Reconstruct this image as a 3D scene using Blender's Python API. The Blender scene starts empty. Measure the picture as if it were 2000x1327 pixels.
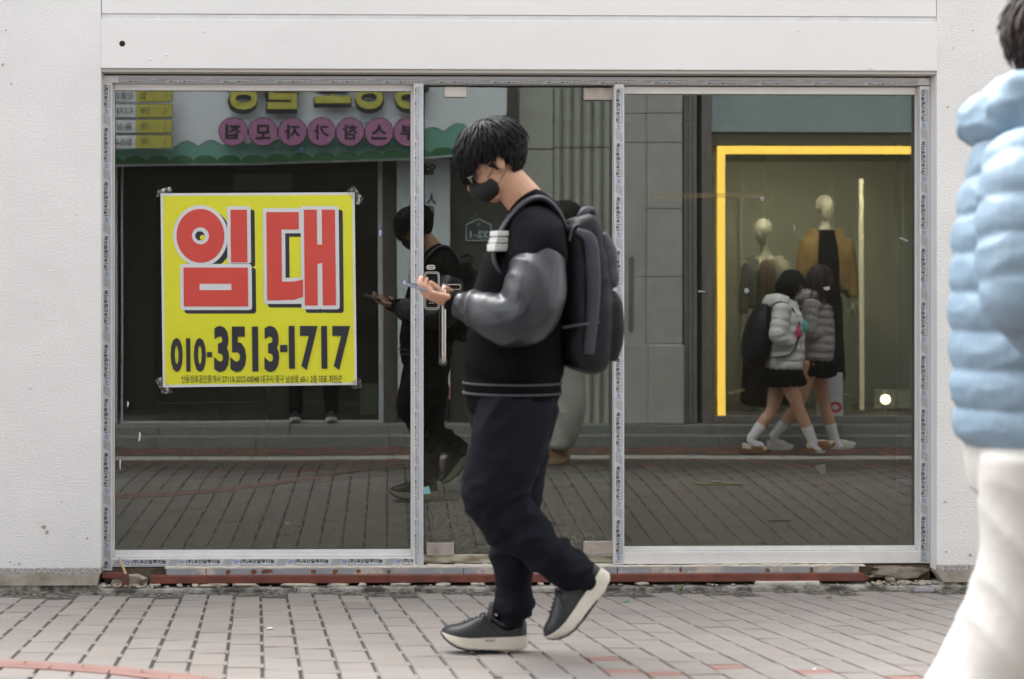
import bpy, math, random
import numpy as np
from mathutils import Vector, Matrix, noise
rad = math.radians
random.seed(7)
scn = bpy.context.scene
# ------------------------------------------------------------------ camera
CAM = Vector((0.0, -6.58, 1.28)); YAW = rad(1.125); F = 2800.0
cd = bpy.data.cameras.new("camera"); cam = bpy.data.objects.new("camera", cd); scn.collection.objects.link(cam)
cam.location = CAM; cam.rotation_euler = (rad(90), 0, -YAW)
cd.sensor_width = 36; cd.lens = F * 36 / 2000; cd.shift_x = 0.1575; cd.shift_y = -0.03075
cd.clip_start = 0.05; cd.clip_end = 400
cd.dof.use_dof = True; cd.dof.focus_distance = 7.3; cd.dof.aperture_fstop = 2.8
scn.camera = cam
# ------------------------------------------------------------------ sky and sun (overcast)
SUN_EL, SUN_AZ = rad(58), rad(-28)
w = bpy.data.worlds.new("World"); scn.world = w; w.use_nodes = True
nt = w.node_tree; bg = nt.nodes["Background"]
sky = nt.nodes.new("ShaderNodeTexSky"); sky.sky_type = 'NISHITA'; sky.sun_disc = False
sky.sun_elevation = SUN_EL; sky.sun_rotation = SUN_AZ; sky.air_density = 1.0; sky.dust_density = 3.0
hs = nt.nodes.new("ShaderNodeHueSaturation"); hs.inputs['Saturation'].default_value = 0.10
nt.links.new(sky.outputs[0], hs.inputs['Color']); nt.links.new(hs.outputs[0], bg.inputs[0])
bg.inputs[1].default_value = 0.15
sd = bpy.data.lights.new("sun", 'SUN'); sd.energy = 0.55; sd.angle = rad(55); sd.color = (1, .995, .985)
so = bpy.data.objects.new("sun", sd); scn.collection.objects.link(so)
sdir = Vector((math.sin(SUN_AZ) * math.cos(SUN_EL), math.cos(SUN_AZ) * math.cos(SUN_EL), math.sin(SUN_EL)))
so.rotation_euler = sdir.to_track_quat('Z', 'Y').to_euler(); so.location = (0, -3, 12)
scn.view_settings.view_transform = 'Standard'; scn.view_settings.look = 'None'
scn.view_settings.gamma = 1; scn.view_settings.exposure = 1.97
scn.render.engine = 'CYCLES'; scn.cycles.use_denoising = True
scn.cycles.max_bounces = 9; scn.cycles.transparent_max_bounces = 16; scn.cycles.caustics_reflective = False
scn.cycles.sample_clamp_indirect = 6

# ------------------------------------------------------------------ measuring helpers
FW = Vector((math.sin(YAW), math.cos(YAW), 0)); RT = Vector((math.cos(YAW), -math.sin(YAW), 0)); UP = Vector((0, 0, 1))
def P(px, py, Y):            # world point on the plane Y seen at that place of the photo
    d = FW + RT * ((px - 685) / F) + UP * ((602 - py) / F)
    return CAM + d * ((Y - CAM.y) / d.y)
def R(px, py, D):            # world point at distance D in front of the glass, seen mirrored in it
    p = P(px, py, D); return Vector((p.x, -D, p.z))
_ys = [-7, -6.35, -5.7, -5.45, -5.0, -4.2, -3.5, -3.0, -2.45, -1.0, -0.14, 0.5]
_zs = [.035, .029, .012, .006, .035, .125, .195, .208, .190, .073, 0, 0]
def gz(y):
    s = 0
    for k in (-.2, -.1, 0, .1, .2): s += float(np.interp(y + (k if y < -1.2 else 0), _ys, _zs))
    return s / 5

# ------------------------------------------------------------------ materials
def lin(c):
    f = lambda v: v / 12.92 if v <= .04045 else ((v + .055) / 1.055) ** 2.4
    return tuple(f(v / 255) for v in c)
MATS = {}
def mat(name, col, rough=.6, bump=0, bscale=30, var=0, vscale=4, metal=0, stretch=None, spec=.5, detail=6, col2=None,
        sheen=0, coat=0, thr=None, attr=None, emit=0):
    if name in MATS: return MATS[name]
    m = bpy.data.materials.new(name); m.use_nodes = True; n = m.node_tree.nodes; L = m.node_tree.links
    b = n["Principled BSDF"]; b.inputs['Roughness'].default_value = rough; b.inputs['Metallic'].default_value = metal
    b.inputs['Specular IOR Level'].default_value = spec
    if sheen: b.inputs['Sheen Weight'].default_value = sheen
    if coat: b.inputs['Coat Weight'].default_value = coat; b.inputs['Coat Roughness'].default_value = .12
    c4 = (*col, 1)
    b.inputs['Base Color'].default_value = c4
    tc = n.new("ShaderNodeTexCoord"); src = tc.outputs['Object']
    if stretch:
        mp = n.new("ShaderNodeMapping"); mp.inputs['Scale'].default_value = stretch; L.new(src, mp.inputs[0]); src = mp.outputs[0]
    if var or attr:
        nz = n.new("ShaderNodeTexNoise"); nz.inputs['Scale'].default_value = vscale; nz.inputs['Detail'].default_value = detail
        nz.inputs['Roughness'].default_value = .65
        L.new(src, nz.inputs['Vector'])
        rp = n.new("ShaderNodeValToRGB")
        lo, hi = (thr or (.3, .7))
        rp.color_ramp.elements[0].position = lo; rp.color_ramp.elements[1].position = hi
        if col2: a, c = col2, col
        else: a = tuple(v * (1 - var) for v in col); c = tuple(min(1, v * (1 + var)) for v in col)
        rp.color_ramp.elements[0].color = (*a, 1); rp.color_ramp.elements[1].color = (*c, 1)
        L.new(nz.outputs[0], rp.inputs[0]); out = rp.outputs[0]
        if attr:
            at = n.new("ShaderNodeAttribute"); at.attribute_name = attr
            mx = n.new("ShaderNodeMix"); mx.data_type = 'RGBA'; mx.blend_type = 'MULTIPLY'; mx.inputs[0].default_value = 1
            L.new(at.outputs['Color'], mx.inputs[6]); L.new(out, mx.inputs[7]); out = mx.outputs[2]
        L.new(out, b.inputs['Base Color'])
    if bump:
        nb = n.new("ShaderNodeTexNoise"); nb.inputs['Scale'].default_value = bscale; nb.inputs['Detail'].default_value = 5
        L.new(src, nb.inputs['Vector'])
        bp = n.new("ShaderNodeBump"); bp.inputs['Strength'].default_value = 1; bp.inputs['Distance'].default_value = bump
        L.new(nb.outputs[0], bp.inputs['Height']); L.new(bp.outputs[0], b.inputs['Normal'])
    if emit:
        b.inputs['Emission Color'].default_value = c4; b.inputs['Emission Strength'].default_value = emit
    MATS[name] = m; return m

def add_stain(m, col, zlo, zhi, amount=1.0, scale=60):
    """dirt splashed on the foot of a wall: noise thresholded against height (object space)"""
    n = m.node_tree.nodes; L = m.node_tree.links; b = n["Principled BSDF"]
    tc = n.new("ShaderNodeTexCoord"); sp = n.new("ShaderNodeSeparateXYZ"); L.new(tc.outputs['Object'], sp.inputs[0])
    mr = n.new("ShaderNodeMapRange"); mr.inputs[1].default_value = zlo; mr.inputs[2].default_value = zhi
    mr.inputs[3].default_value = 1; mr.inputs[4].default_value = 0; L.new(sp.outputs[2], mr.inputs[0])
    nz = n.new("ShaderNodeTexNoise"); nz.inputs['Scale'].default_value = scale; nz.inputs['Detail'].default_value = 6; nz.inputs['Roughness'].default_value = .7
    L.new(tc.outputs['Object'], nz.inputs['Vector'])
    ad = n.new("ShaderNodeMath"); ad.operation = 'ADD'; L.new(mr.outputs[0], ad.inputs[0]); L.new(nz.outputs[0], ad.inputs[1])
    rp = n.new("ShaderNodeMapRange"); rp.inputs[1].default_value = 1.22; rp.inputs[2].default_value = 1.62
    rp.inputs[4].default_value = amount; L.new(ad.outputs[0], rp.inputs[0])
    mx = n.new("ShaderNodeMix"); mx.data_type = 'RGBA'; L.new(rp.outputs[0], mx.inputs[0])
    old = b.inputs['Base Color'].links[0].from_socket if b.inputs['Base Color'].links else None
    if old: L.new(old, mx.inputs[6])
    else: mx.inputs[6].default_value = b.inputs['Base Color'].default_value
    mx.inputs[7].default_value = (*col, 1); L.new(mx.outputs[2], b.inputs['Base Color'])

stucco = mat('stucco', (.80, .803, .805), .85, .0036, 95, .07, 1.1, stretch=(.75, 1, 1.3), spec=.2)
add_stain(stucco, (.13, .10, .075), .108, .132, .85, 85)
paint = mat('painted_board', (.81, .81, .81), .5, .0012, 9, .045, 1.3, stretch=(.4, 1, 1))
plinth_m = mat('plinth_mortar', (.50, .46, .41), .9, .004, 40, 0.1, 9, col2=(.26, .22, .18))
alu = mat('white_aluminium', (.74, .74, .74), .35, .0002, 60, .05, 15)
add_stain(alu, (.42, .38, .32), .08, .16, .55, 90)
film_m = mat('protective_film', (.52, .545, .58), .3, .0004, 25, .06, 8)
ink = mat('film_ink', (.012, .012, .014), .4)
ink_lt = mat('film_hatch_ink', (.17, .18, .20), .4)
ink_blue = mat('film_blue_ink', (.05, .15, .42), .4)
gap_m = mat('gap_shade_black', (.015, .014, .013), .9)  # near-black colour stands in for shade inside gaps and holes
galv = mat('galvanised_steel', (.36, .39, .43), .45, .0008, 60, .25, 9, metal=.35, col2=(.62, .58, .52), thr=(.41, .49))
redsteel = mat('red_primer_steel', (.23, .065, .045), .55, .0008, 70, .3, 14, col2=(.11, .04, .03))
conc = mat('concrete', (.44, .42, .39), .9, .002, 60, .25, 10)
kerbstrip = mat('dirty_kerb_concrete', (.44, .42, .39), .95, .003, 50, 0.1, 12, col2=(.08, .075, .065), thr=(.42, .62))
mortar = mat('mortar_rubble', (.50, .45, .38), .95, .006, 40, .2, 12, col2=(.25, .2, .15))
earth = mat('earth_dirt', (.17, .13, .095), .98, .006, 50, .3, 20, col2=(.05, .04, .03))
wood = mat('raw_wood', (.62, .45, .28), .7, .001, 40, .2, 20, stretch=(1, 1, .15))
dark_in = mat('dark_interior', (.045, .044, .042), .9, 0, 1, .2, 2)
brick_m = mat('paving_brick', (1, 1, 1), .82, .0012, 55, .16, 5, stretch=(.45, 1.7, 1), attr='tint', spec=.25)
joint_m = mat('joint_sand', (.085, .08, .07), .98, .003, 160, .5, 60)
granite = mat('granite', (.21, .21, .20), .75, .001, 120, .18, 18)
skin = mat('skin', (.62, .355, .235), .5, .0004, 90, .06, 10)
skin.node_tree.nodes["Principled BSDF"].inputs['Subsurface Weight'].default_value = .08
hair_m = mat('black_hair', (.009, .008, .009), .58, .0006, 60, spec=.35)
hair_br = mat('brown_hair', (.035, .021, .017), .55)
blackcloth = mat('black_knit', (.0055, .005, .0065), .85, .0015, 120, .25, 7, spec=.08, )
trouser_m = mat('navy_black_jersey', (.007, .008, .013), .8, .0012, 90, .2, 5, spec=.15, )
greysat = mat('grey_satin', (.026, .031, .041), .34, .003, 18, .3, 5, spec=.6, col2=(.012, .013, .017), thr=(.42, .60))
ribgrey = mat('rib_stripe', (.07, .065, .078), .8)
packm = mat('backpack_nylon', (.010, .011, .014), .5, .0015, 60, .2, 6, spec=.3)
packlt = mat('backpack_grey_nylon', (.035, .040, .052), .42, .002, 40, .2, 6)
shoe_up = mat('black_leather', (.022, .023, .026), .45, .0006, 120, .15, 9)
shoe_sole = mat('cream_foam_sole', (.70, .67, .58), .55, .0006, 50, .06, 8)
rubber = mat('dark_rubber', (.03, .035, .045), .6)
white_patch = mat('white_patch', (.7, .7, .68), .6)
maskm = mat('black_mask', (.012, .012, .013), .75, .0006, 70)
glassmet = mat('spectacle_metal', (.5, .47, .4), .25, metal=1)
steelm = mat('stainless_steel', (.62, .60, .58), .22, .0001, 40, metal=1)
plate_m = mat('worn_hinge_plate', (.47, .42, .39), .45, .0004, 40, .15, 20, metal=.3, col2=(.30, .26, .24), thr=(.25, .5))
lightpla = mat('pale_plastic', (.72, .70, .67), .5)

def glass_mat(name, dirt=.5, seed=0., trans=(.62, .64, .60), ior=1.92):
    m = bpy.data.materials.new(name); m.use_nodes = True; n = m.node_tree.nodes; L = m.node_tree.links
    for x in list(n): n.remove(x)
    out = n.new("ShaderNodeOutputMaterial")
    tr = n.new("ShaderNodeBsdfTransparent"); tr.inputs[0].default_value = (*trans, 1)
    gl = n.new("ShaderNodeBsdfGlossy"); gl.inputs['Roughness'].default_value = 0.0; gl.inputs[0].default_value = (.95, 1, .98, 1)
    fr = n.new("ShaderNodeFresnel"); fr.inputs[0].default_value = ior
    tc = n.new("ShaderNodeTexCoord")
    nb = n.new("ShaderNodeTexNoise"); nb.inputs['Scale'].default_value = .9; nb.inputs['Detail'].default_value = 1
    L.new(tc.outputs['Object'], nb.inputs[0])
    bp = n.new("ShaderNodeBump"); bp.inputs['Distance'].default_value = .0007; bp.inputs['Strength'].default_value = 1
    L.new(nb.outputs[0], bp.inputs['Height']); L.new(bp.outputs[0], gl.inputs['Normal'])
    mx = n.new("ShaderNodeMixShader"); L.new(fr.outputs[0], mx.inputs[0]); L.new(tr.outputs[0], mx.inputs[1]); L.new(gl.outputs[0], mx.inputs[2])
    # dust: fine speckle, thicker towards the foot of the pane, and a few rubbed smears
    df = n.new("ShaderNodeBsdfDiffuse"); df.inputs[0].default_value = (.50, .47, .38, 1)
    sp = n.new("ShaderNodeSeparateXYZ"); L.new(tc.outputs['Object'], sp.inputs[0])
    mr = n.new("ShaderNodeMapRange"); mr.interpolation_type = 'SMOOTHSTEP'
    mr.inputs[1].default_value = .15; mr.inputs[2].default_value = .75; mr.inputs[3].default_value = .13 * dirt; mr.inputs[4].default_value = .011
    L.new(sp.outputs[2], mr.inputs[0])
    mp = n.new("ShaderNodeMapping"); mp.inputs['Location'].default_value = (seed, 0, seed); L.new(tc.outputs['Object'], mp.inputs[0])
    n1 = n.new("ShaderNodeTexNoise"); n1.inputs['Scale'].default_value = 2.2; n1.inputs['Detail'].default_value = 7; n1.inputs['Roughness'].default_value = .6
    L.new(mp.outputs[0], n1.inputs[0])
    mul = n.new("ShaderNodeMath"); mul.operation = 'MULTIPLY'; L.new(mr.outputs[0], mul.inputs[0])
    r1 = n.new("ShaderNodeMapRange"); r1.inputs[1].default_value = .3; r1.inputs[2].default_value = .7; r1.inputs[3].default_value = .8; r1.inputs[4].default_value = 1.2
    L.new(n1.outputs[0], r1.inputs[0]); L.new(r1.outputs[0], mul.inputs[1])
    n2 = n.new("ShaderNodeTexNoise"); n2.inputs['Scale'].default_value = 130; n2.inputs['Detail'].default_value = 3
    L.new(mp.outputs[0], n2.inputs[0])
    r2 = n.new("ShaderNodeMapRange"); r2.inputs[1].default_value = .45; r2.inputs[2].default_value = .66; r2.inputs[3].default_value = .55; r2.inputs[4].default_value = 2.4
    L.new(n2.outputs[0], r2.inputs[0])
    m2 = n.new("ShaderNodeMath"); m2.operation = 'MULTIPLY'; L.new(mul.outputs[0], m2.inputs[0]); L.new(r2.outputs[0], m2.inputs[1])
    # single specks
    vo = n.new("ShaderNodeTexVoronoi"); vo.inputs['Scale'].default_value = 26; L.new(mp.outputs[0], vo.inputs['Vector'])
    lt = n.new("ShaderNodeMath"); lt.operation = 'LESS_THAN'; lt.inputs[1].default_value = .045; L.new(vo.outputs['Distance'], lt.inputs[0])
    sc = n.new("ShaderNodeMath"); sc.operation = 'MULTIPLY'; sc.inputs[1].default_value = .35; L.new(lt.outputs[0], sc.inputs[0])
    a = n.new("ShaderNodeMath"); a.operation = 'ADD'; a.use_clamp = True; L.new(m2.outputs[0], a.inputs[0]); L.new(sc.outputs[0], a.inputs[1])
    mz = n.new("ShaderNodeMixShader"); L.new(a.outputs[0], mz.inputs[0]); L.new(mx.outputs[0], mz.inputs[1]); L.new(df.outputs[0], mz.inputs[2])
    L.new(mz.outputs[0], out.inputs[0]); MATS[name] = m; return m
glassL = glass_mat('window_glass_left', .8, 3.1); glassR = glass_mat('window_glass_right', .8, 9.7); glassD = glass_mat('door_glass', 1.0, 17.3, (.60, .66, .58))
inner_glass = glass_mat('shop_front_glass', .1, 30, (.9, .92, .9), 1.3)
def tape_mat():
    m = bpy.data.materials.new('clear_tape'); m.use_nodes = True; n = m.node_tree.nodes; L = m.node_tree.links; n.remove(n["Principled BSDF"])
    tr = n.new("ShaderNodeBsdfTransparent"); gl = n.new("ShaderNodeBsdfGlossy"); gl.inputs['Roughness'].default_value = .25
    nz = n.new("ShaderNodeTexNoise"); nz.inputs['Scale'].default_value = 60; r = n.new("ShaderNodeMapRange")
    tc = n.new("ShaderNodeTexCoord"); L.new(tc.outputs['Object'], nz.inputs[0])
    r.inputs[1].default_value = .5; r.inputs[2].default_value = .7; r.inputs[3].default_value = .05; r.inputs[4].default_value = .55; L.new(nz.outputs[0], r.inputs[0])
    mx = n.new("ShaderNodeMixShader"); L.new(r.outputs[0], mx.inputs[0]); L.new(tr.outputs[0], mx.inputs[1]); L.new(gl.outputs[0], mx.inputs[2])
    L.new(mx.outputs[0], n["Material Output"].inputs[0]); return m
tapem = tape_mat()

# ------------------------------------------------------------------ mesh helpers
COL = scn.collection; WM = {}
def tag(o, label=None, cat=None, group=None, kind=None):
    if label: o['label'] = label
    if cat: o['category'] = cat
    if group: o['group'] = group
    if kind: o['kind'] = kind
    return o
def thing(name, label, cat, loc, rotz=0, group=None):
    o = bpy.data.objects.new(name, None); COL.objects.link(o); o.empty_display_size = .1
    o.location = loc; o.rotation_euler = (0, 0, rotz); tag(o, label, cat, group)
    WM[o.name] = Matrix.Translation(Vector(loc)) @ Matrix.Rotation(rotz, 4, 'Z'); return o
class MB:
    def __init__(s): s.v = []; s.f = []; s.m = []; s.c = []
    def add(s, vs, fs, m=0, c=None):
        k = len(s.v); s.v += [tuple(v) for v in vs]; s.f += [tuple(i + k for i in f) for f in fs]; s.m += [m] * len(fs)
        s.c += [c] * len(fs); return s
    def box(s, x0, x1, y0, y1, z0, z1, m=0, bev=0):
        if bev <= 0:
            vs = [(x, y, z) for x in (x0, x1) for y in (y0, y1) for z in (z0, z1)]
            return s.add(vs, [(0, 1, 3, 2), (4, 6, 7, 5), (0, 4, 5, 1), (2, 3, 7, 6), (0, 2, 6, 4), (1, 5, 7, 3)], m)
        import bmesh
        bm = bmesh.new(); bmesh.ops.create_cube(bm, size=1)
        for v in bm.verts: v.co = Vector(((x0 + x1) / 2 + v.co.x * (x1 - x0), (y0 + y1) / 2 + v.co.y * (y1 - y0), (z0 + z1) / 2 + v.co.z * (z1 - z0)))
        bmesh.ops.bevel(bm, geom=list(bm.edges), offset=bev, segments=2, affect='EDGES', profile=.6)
        bm.verts.index_update(); s.add([v.co for v in bm.verts], [[v.index for v in f.verts] for f in bm.faces], m); bm.free(); return s
    def xf(s, M):
        s.v = [tuple(M @ Vector(v)) for v in s.v]; return s
    def mesh(s, name, mats, smooth=False):
        me = bpy.data.meshes.new(name); me.from_pydata(s.v, [], s.f)
        for q in (mats if isinstance(mats, (list, tuple)) else [mats]): me.materials.append(q)
        for p, k in zip(me.polygons, s.m): p.material_index = k; p.use_smooth = bool(smooth)
        if any(c is not None for c in s.c):
            at = me.color_attributes.new('tint', 'FLOAT_COLOR', 'CORNER')
            arr = []
            for p, c in zip(me.polygons, s.c): arr += list((*(c or (1, 1, 1)), 1)) * p.loop_total
            at.data.foreach_set('color', arr)
        me.update(); return me
    def build(s, name, mats, parent=None, smooth=False, local=False, origin=None):
        """verts are world coordinates unless local"""
        if parent is not None and not local:
            s.xf(WM[parent.name].inverted())
        if origin is not None: s.v = [(v[0] - origin[0], v[1] - origin[1], v[2] - origin[2]) for v in s.v]
        me = s.mesh(name, mats, smooth); o = bpy.data.objects.new(name, me); COL.objects.link(o)
        if parent is not None: o.parent = parent; WM[o.name] = WM[parent.name]
        elif origin is not None: o.location = origin; WM[o.name] = Matrix.Translation(Vector(origin))
        else: WM[o.name] = Matrix()
        if smooth and not isinstance(smooth, bool):
            me.set_sharp_from_angle(angle=rad(smooth))
        return o

def catmull(pts, k):
    P_ = [np.array(p, float) for p in pts]
    if len(P_) < 3 or k <= 1:
        if len(P_) == 2 and k > 1: return [P_[0] + (P_[1] - P_[0]) * i / k for i in range(k + 1)]
        return P_
    Q = [2 * P_[0] - P_[1]] + P_ + [2 * P_[-1] - P_[-2]]; out = []
    for i in range(1, len(Q) - 2):
        for j in range(k):
            t = j / k
            out.append(.5 * ((2 * Q[i]) + (-Q[i - 1] + Q[i + 1]) * t + (2 * Q[i - 1] - 5 * Q[i] + 4 * Q[i + 1] - Q[i + 2]) * t * t + (-Q[i - 1] + 3 * Q[i] - 3 * Q[i + 1] + Q[i + 2]) * t ** 3))
    out.append(P_[-1]); return out
def tube(mb, pts, k=5, n=14, side=None, m=0, baffle=None, cap=True, c=None, ck=.9, sq=1):
    """pts: (x,y,z,ra[,rb]); ra along 'side', rb across; smooth spline, closed round ends"""
    pts = [tuple(p) if len(p) == 5 else (*p, p[3]) for p in pts]
    Q = catmull(pts, k)
    pos = [Vector(q[:3]) for q in Q]; ra = [max(q[3], 1e-4) for q in Q]; rb = [max(q[4], 1e-4) for q in Q]
    if baffle:
        s = 0
        for i in range(len(pos)):
            if i: s += (pos[i] - pos[i - 1]).length
            d = baffle[1] * (math.sqrt(abs(math.sin(math.pi * s / baffle[0]))) - .75); ra[i] += d; rb[i] += d
    tan = []
    for i in range(len(pos)):
        t = pos[min(i + 1, len(pos) - 1)] - pos[max(i - 1, 0)]; tan.append(t.normalized() if t.length > 1e-9 else Vector((0, 0, 1)))
    S = Vector(side) if side else (Vector((0, 1, 0)) if abs(tan[0].y) < .9 else Vector((1, 0, 0)))
    rings = []
    def ring(p, t, S, a, b):
        S = (S - t * S.dot(t)).normalized(); B = t.cross(S)
        e = lambda q: math.copysign(abs(q) ** sq, q)
        return S, [p + S * (a * e(math.cos(2 * math.pi * j / n))) + B * (b * e(math.sin(2 * math.pi * j / n))) for j in range(n)]
    if cap:
        for u in (.25, .7):
            rr = math.sqrt(1 - (1 - u) ** 2); mn = min(ra[0], rb[0])
            rings.append(ring(pos[0] - tan[0] * mn * (1 - u) * ck, tan[0], S, ra[0] * rr, rb[0] * rr)[1])
    for i in range(len(pos)):
        S2, r = ring(pos[i], tan[i], S, ra[i], rb[i]); rings.append(r)
        if not side: S = S2
    if cap:
        for u in (.7, .25):
            rr = math.sqrt(1 - (1 - u) ** 2); mn = min(ra[-1], rb[-1])
            rings.append(ring(pos[-1] + tan[-1] * mn * (1 - u) * ck, tan[-1], S, ra[-1] * rr, rb[-1] * rr)[1])
    vs = [v for r in rings for v in r]; fs = []
    for i in range(len(rings) - 1):
        for j in range(n):
            a = i * n + j; b = i * n + (j + 1) % n; fs.append((a, b, b + n, a + n))
    fs.append(tuple(range(n - 1, -1, -1))); fs.append(tuple((len(rings) - 1) * n + j for j in range(n)))
    mb.add(vs, fs, m, c); return mb
def ell(mb, c, r, M=None, n=16, m=0, col=None):
    M = M or Matrix(); h = n // 2; vs = []; c = Vector(c)
    for i in range(h + 1):
        th = math.pi * i / h
        for j in range(n):
            ph = 2 * math.pi * j / n
            vs.append(M @ (c + Vector((r[0] * math.sin(th) * math.cos(ph), r[1] * math.sin(th) * math.sin(ph), r[2] * math.cos(th)))))
    fs = []
    for i in range(h):
        for j in range(n):
            a = i * n + j; b = i * n + (j + 1) % n
            if i == 0: fs.append((a, a + n, b + n))
            elif i == h - 1: fs.append((a, a + n, b))
            else: fs.append((a, a + n, b + n, b))
    mb.add(vs, fs, m, col); return mb
def remesh(mb, voxel=.006, it=4, fac=.5):
    me = mb.mesh('tmp', []); o = bpy.data.objects.new('tmp', me); COL.objects.link(o)
    r = o.modifiers.new('r', 'REMESH'); r.mode = 'VOXEL'; r.voxel_size = voxel
    if it: s = o.modifiers.new('s', 'SMOOTH'); s.iterations = it; s.factor = fac
    dg = bpy.context.evaluated_depsgraph_get(); dg.update()
    m2 = bpy.data.meshes.new_from_object(o.evaluated_get(dg))
    out = MB(); nv = len(m2.vertices); co = np.empty(nv * 3); m2.vertices.foreach_get('co', co)
    out.v = [tuple(x) for x in co.reshape(-1, 3)]; out.f = [tuple(p.vertices) for p in m2.polygons]; out.m = [0] * len(out.f); out.c = [None] * len(out.f)
    no = np.empty(nv * 3); m2.vertices.foreach_get('normal', no); out.n = no.reshape(-1, 3)
    bpy.data.objects.remove(o); bpy.data.meshes.remove(me); bpy.data.meshes.remove(m2); return out
def wrinkle(mb, amp, fn):
    mb.v = [tuple(np.array(v) + mb.n[i] * amp * fn(Vector(v))) for i, v in enumerate(mb.v)]; return mb
def nz(v, s=1): return noise.noise(Vector(v) * s)
def ridged(v): return 1 - abs(noise.noise(v)) * 2.4
_tc = {}
def fill(loops, key=None):
    cu = bpy.data.curves.new('c', 'CURVE'); cu.dimensions = '2D'; cu.fill_mode = 'FRONT'
    for lp in loops:
        sp = cu.splines.new('POLY'); sp.points.add(len(lp) - 1); sp.use_cyclic_u = True
        for q, p in zip(sp.points, lp): q.co = (p[0], p[1], 0, 1)
    return _take(cu)
def _take(cu):
    o = bpy.data.objects.new('t', cu); me = bpy.data.meshes.new_from_object(o)
    r = ([(v.co.x, v.co.y) for v in me.vertices], [tuple(p.vertices) for p in me.polygons])
    bpy.data.objects.remove(o); bpy.data.curves.remove(cu); bpy.data.meshes.remove(me); return r
def text2d(s, off=0):
    if (s, off) not in _tc:
        cu = bpy.data.curves.new('t', 'FONT'); cu.body = s; cu.offset = off; cu.resolution_u = 3; _tc[(s, off)] = _take(cu)
    return _tc[(s, off)]
def text_fit(s, x0, x1, y0, y1, off=0, keep=False):
    """text scaled into the rectangle: returns 2D verts and faces"""
    vs, fs = text2d(s, off); a = min(v[0] for v in vs); b = max(v[0] for v in vs); c = min(v[1] for v in vs); d = max(v[1] for v in vs)
    return [(x0 + (v[0] - a) / (b - a) * (x1 - x0), y0 + (v[1] - c) / (d - c) * (y1 - y0)) for v in vs], fs
def disc(cx, cy, r, ry=None, n=36): return [(cx + r * math.cos(2 * math.pi * i / n), cy + (ry or r) * math.sin(2 * math.pi * i / n)) for i in range(n)]
def rrect(x0, x1, y0, y1, r, k=5):
    o = []
    for cx, cy, a in ((x1 - r, y1 - r, 0), (x0 + r, y1 - r, 90), (x0 + r, y0 + r, 180), (x1 - r, y0 + r, 270)):
        for i in range(k + 1): t = rad(a + 90 * i / k); o.append((cx + r * math.cos(t), cy + r * math.sin(t)))
    return o
class Sheet:
    """flat printed layers: maps 2D coordinates to the world with fn(u,v,layer)"""
    def __init__(s, fn, step=.00012): s.mb = MB(); s.fn = fn; s.k = 0; s.step = step
    def put(s, vf, m=0, lift=True):
        if lift: s.k += 1
        s.mb.add([s.fn(v[0], v[1], s.k * s.step) for v in vf[0]], vf[1], m)
    def poly(s, pts, m=0): s.put((pts, [tuple(range(len(pts)))]), m)

def bbar(mb, p0, p1, wd, m=0):  # rod between 2 points
    tube(mb, [(*p0, wd), (*p1, wd)], 1, 8, m=m)

# ================================================================== GROUND
A = rad(2.66); cu_, su_ = math.cos(A), math.sin(A)
g = MB(); ys = [-.1, -.14] + [-.3 - .15 * i for i in range(41)]; ys = [y for y in ys if y > -6.38] + [-6.38]
xs = [-40, -6, -3, 0, 3, 6, 9, 40]
for i in range(len(ys) - 1):
    for j in range(len(xs) - 1):
        g.add([(xs[j], ys[i], gz(ys[i]) - .008), (xs[j], ys[i + 1], gz(ys[i + 1]) - .008), (xs[j + 1], ys[i + 1], gz(ys[i + 1]) - .008), (xs[j + 1], ys[i], gz(ys[i]) - .008)], [(0, 1, 2, 3)])
g.build('ground', joint_m, smooth=True)['kind'] = 'structure'
br = MB(); LU, LV = .1155, .231
q0 = P(509, 1161, -.2); u0 = q0.x * cu_ + q0.y * su_
def slab(u_a, u_b, v_a, v_b, col, dz, tx, ty, ins=.0028):
    cs = [(u_a, v_a), (u_b, v_a), (u_b, v_b), (u_a, v_b)]; top = []; low = []
    for k, (a, b) in enumerate(cs):
        x, y = a * cu_ - b * su_, a * su_ + b * cu_
        ia = a + (ins if k in (0, 3) else -ins); ib = b + (.0012 if k < 2 else -.0012)
        X_, Y_ = ia * cu_ - ib * su_, ia * su_ + ib * cu_
        t = tx * (1 if k in (0, 3) else -1) + ty * (1 if k < 2 else -1)
        top.append((X_, Y_, gz(Y_) + dz + t)); low.append((x, y, gz(y) - .009))
    br.add(low + top, [(4, 5, 6, 7), (0, 1, 5, 4), (1, 2, 6, 5), (2, 3, 7, 6), (3, 0, 4, 7)], 0, col)
def brick(u, v, lu, lv, col, red=None):
    j = lambda a: random.uniform(-a, a)
    g0 = .0042 + j(.0012); g1 = .0042 + j(.0012); gy = .0005 + abs(j(.0007)); dz = j(.0008); tx, ty = j(.0010), j(.0008)
    va = v + gy
    if red:
        slab(u + g0, u + lu - g1, v + lv * .70, v + lv - gy, red, dz + .0004, tx, ty); slab(u + g0, u + lu - g1, va, v + lv * .70 - .001, col, dz, tx, ty)
    else: slab(u + g0, u + lu - g1, va, v + lv - gy, col, dz, tx, ty)
    n0 = v + lv * (.0 + j(.02)); slab(u + lu - g1 - .003, u + lu + g0, n0 + .001, v + lv * (.27 + j(.05)), col, dz - .0012, 0, 0, .0002)   # spacer nib closing the joint
def red_at(x, y):
    if -5.45 < y < -4.75 or y < -5.70: return 2
    if x > .9 and -2.6 < y < -1.9 and random.random() < .09 * (1 + (y < -2.1)): return 1
    if y < -2.9 and random.random() < .10: return 2
    return 0
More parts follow.
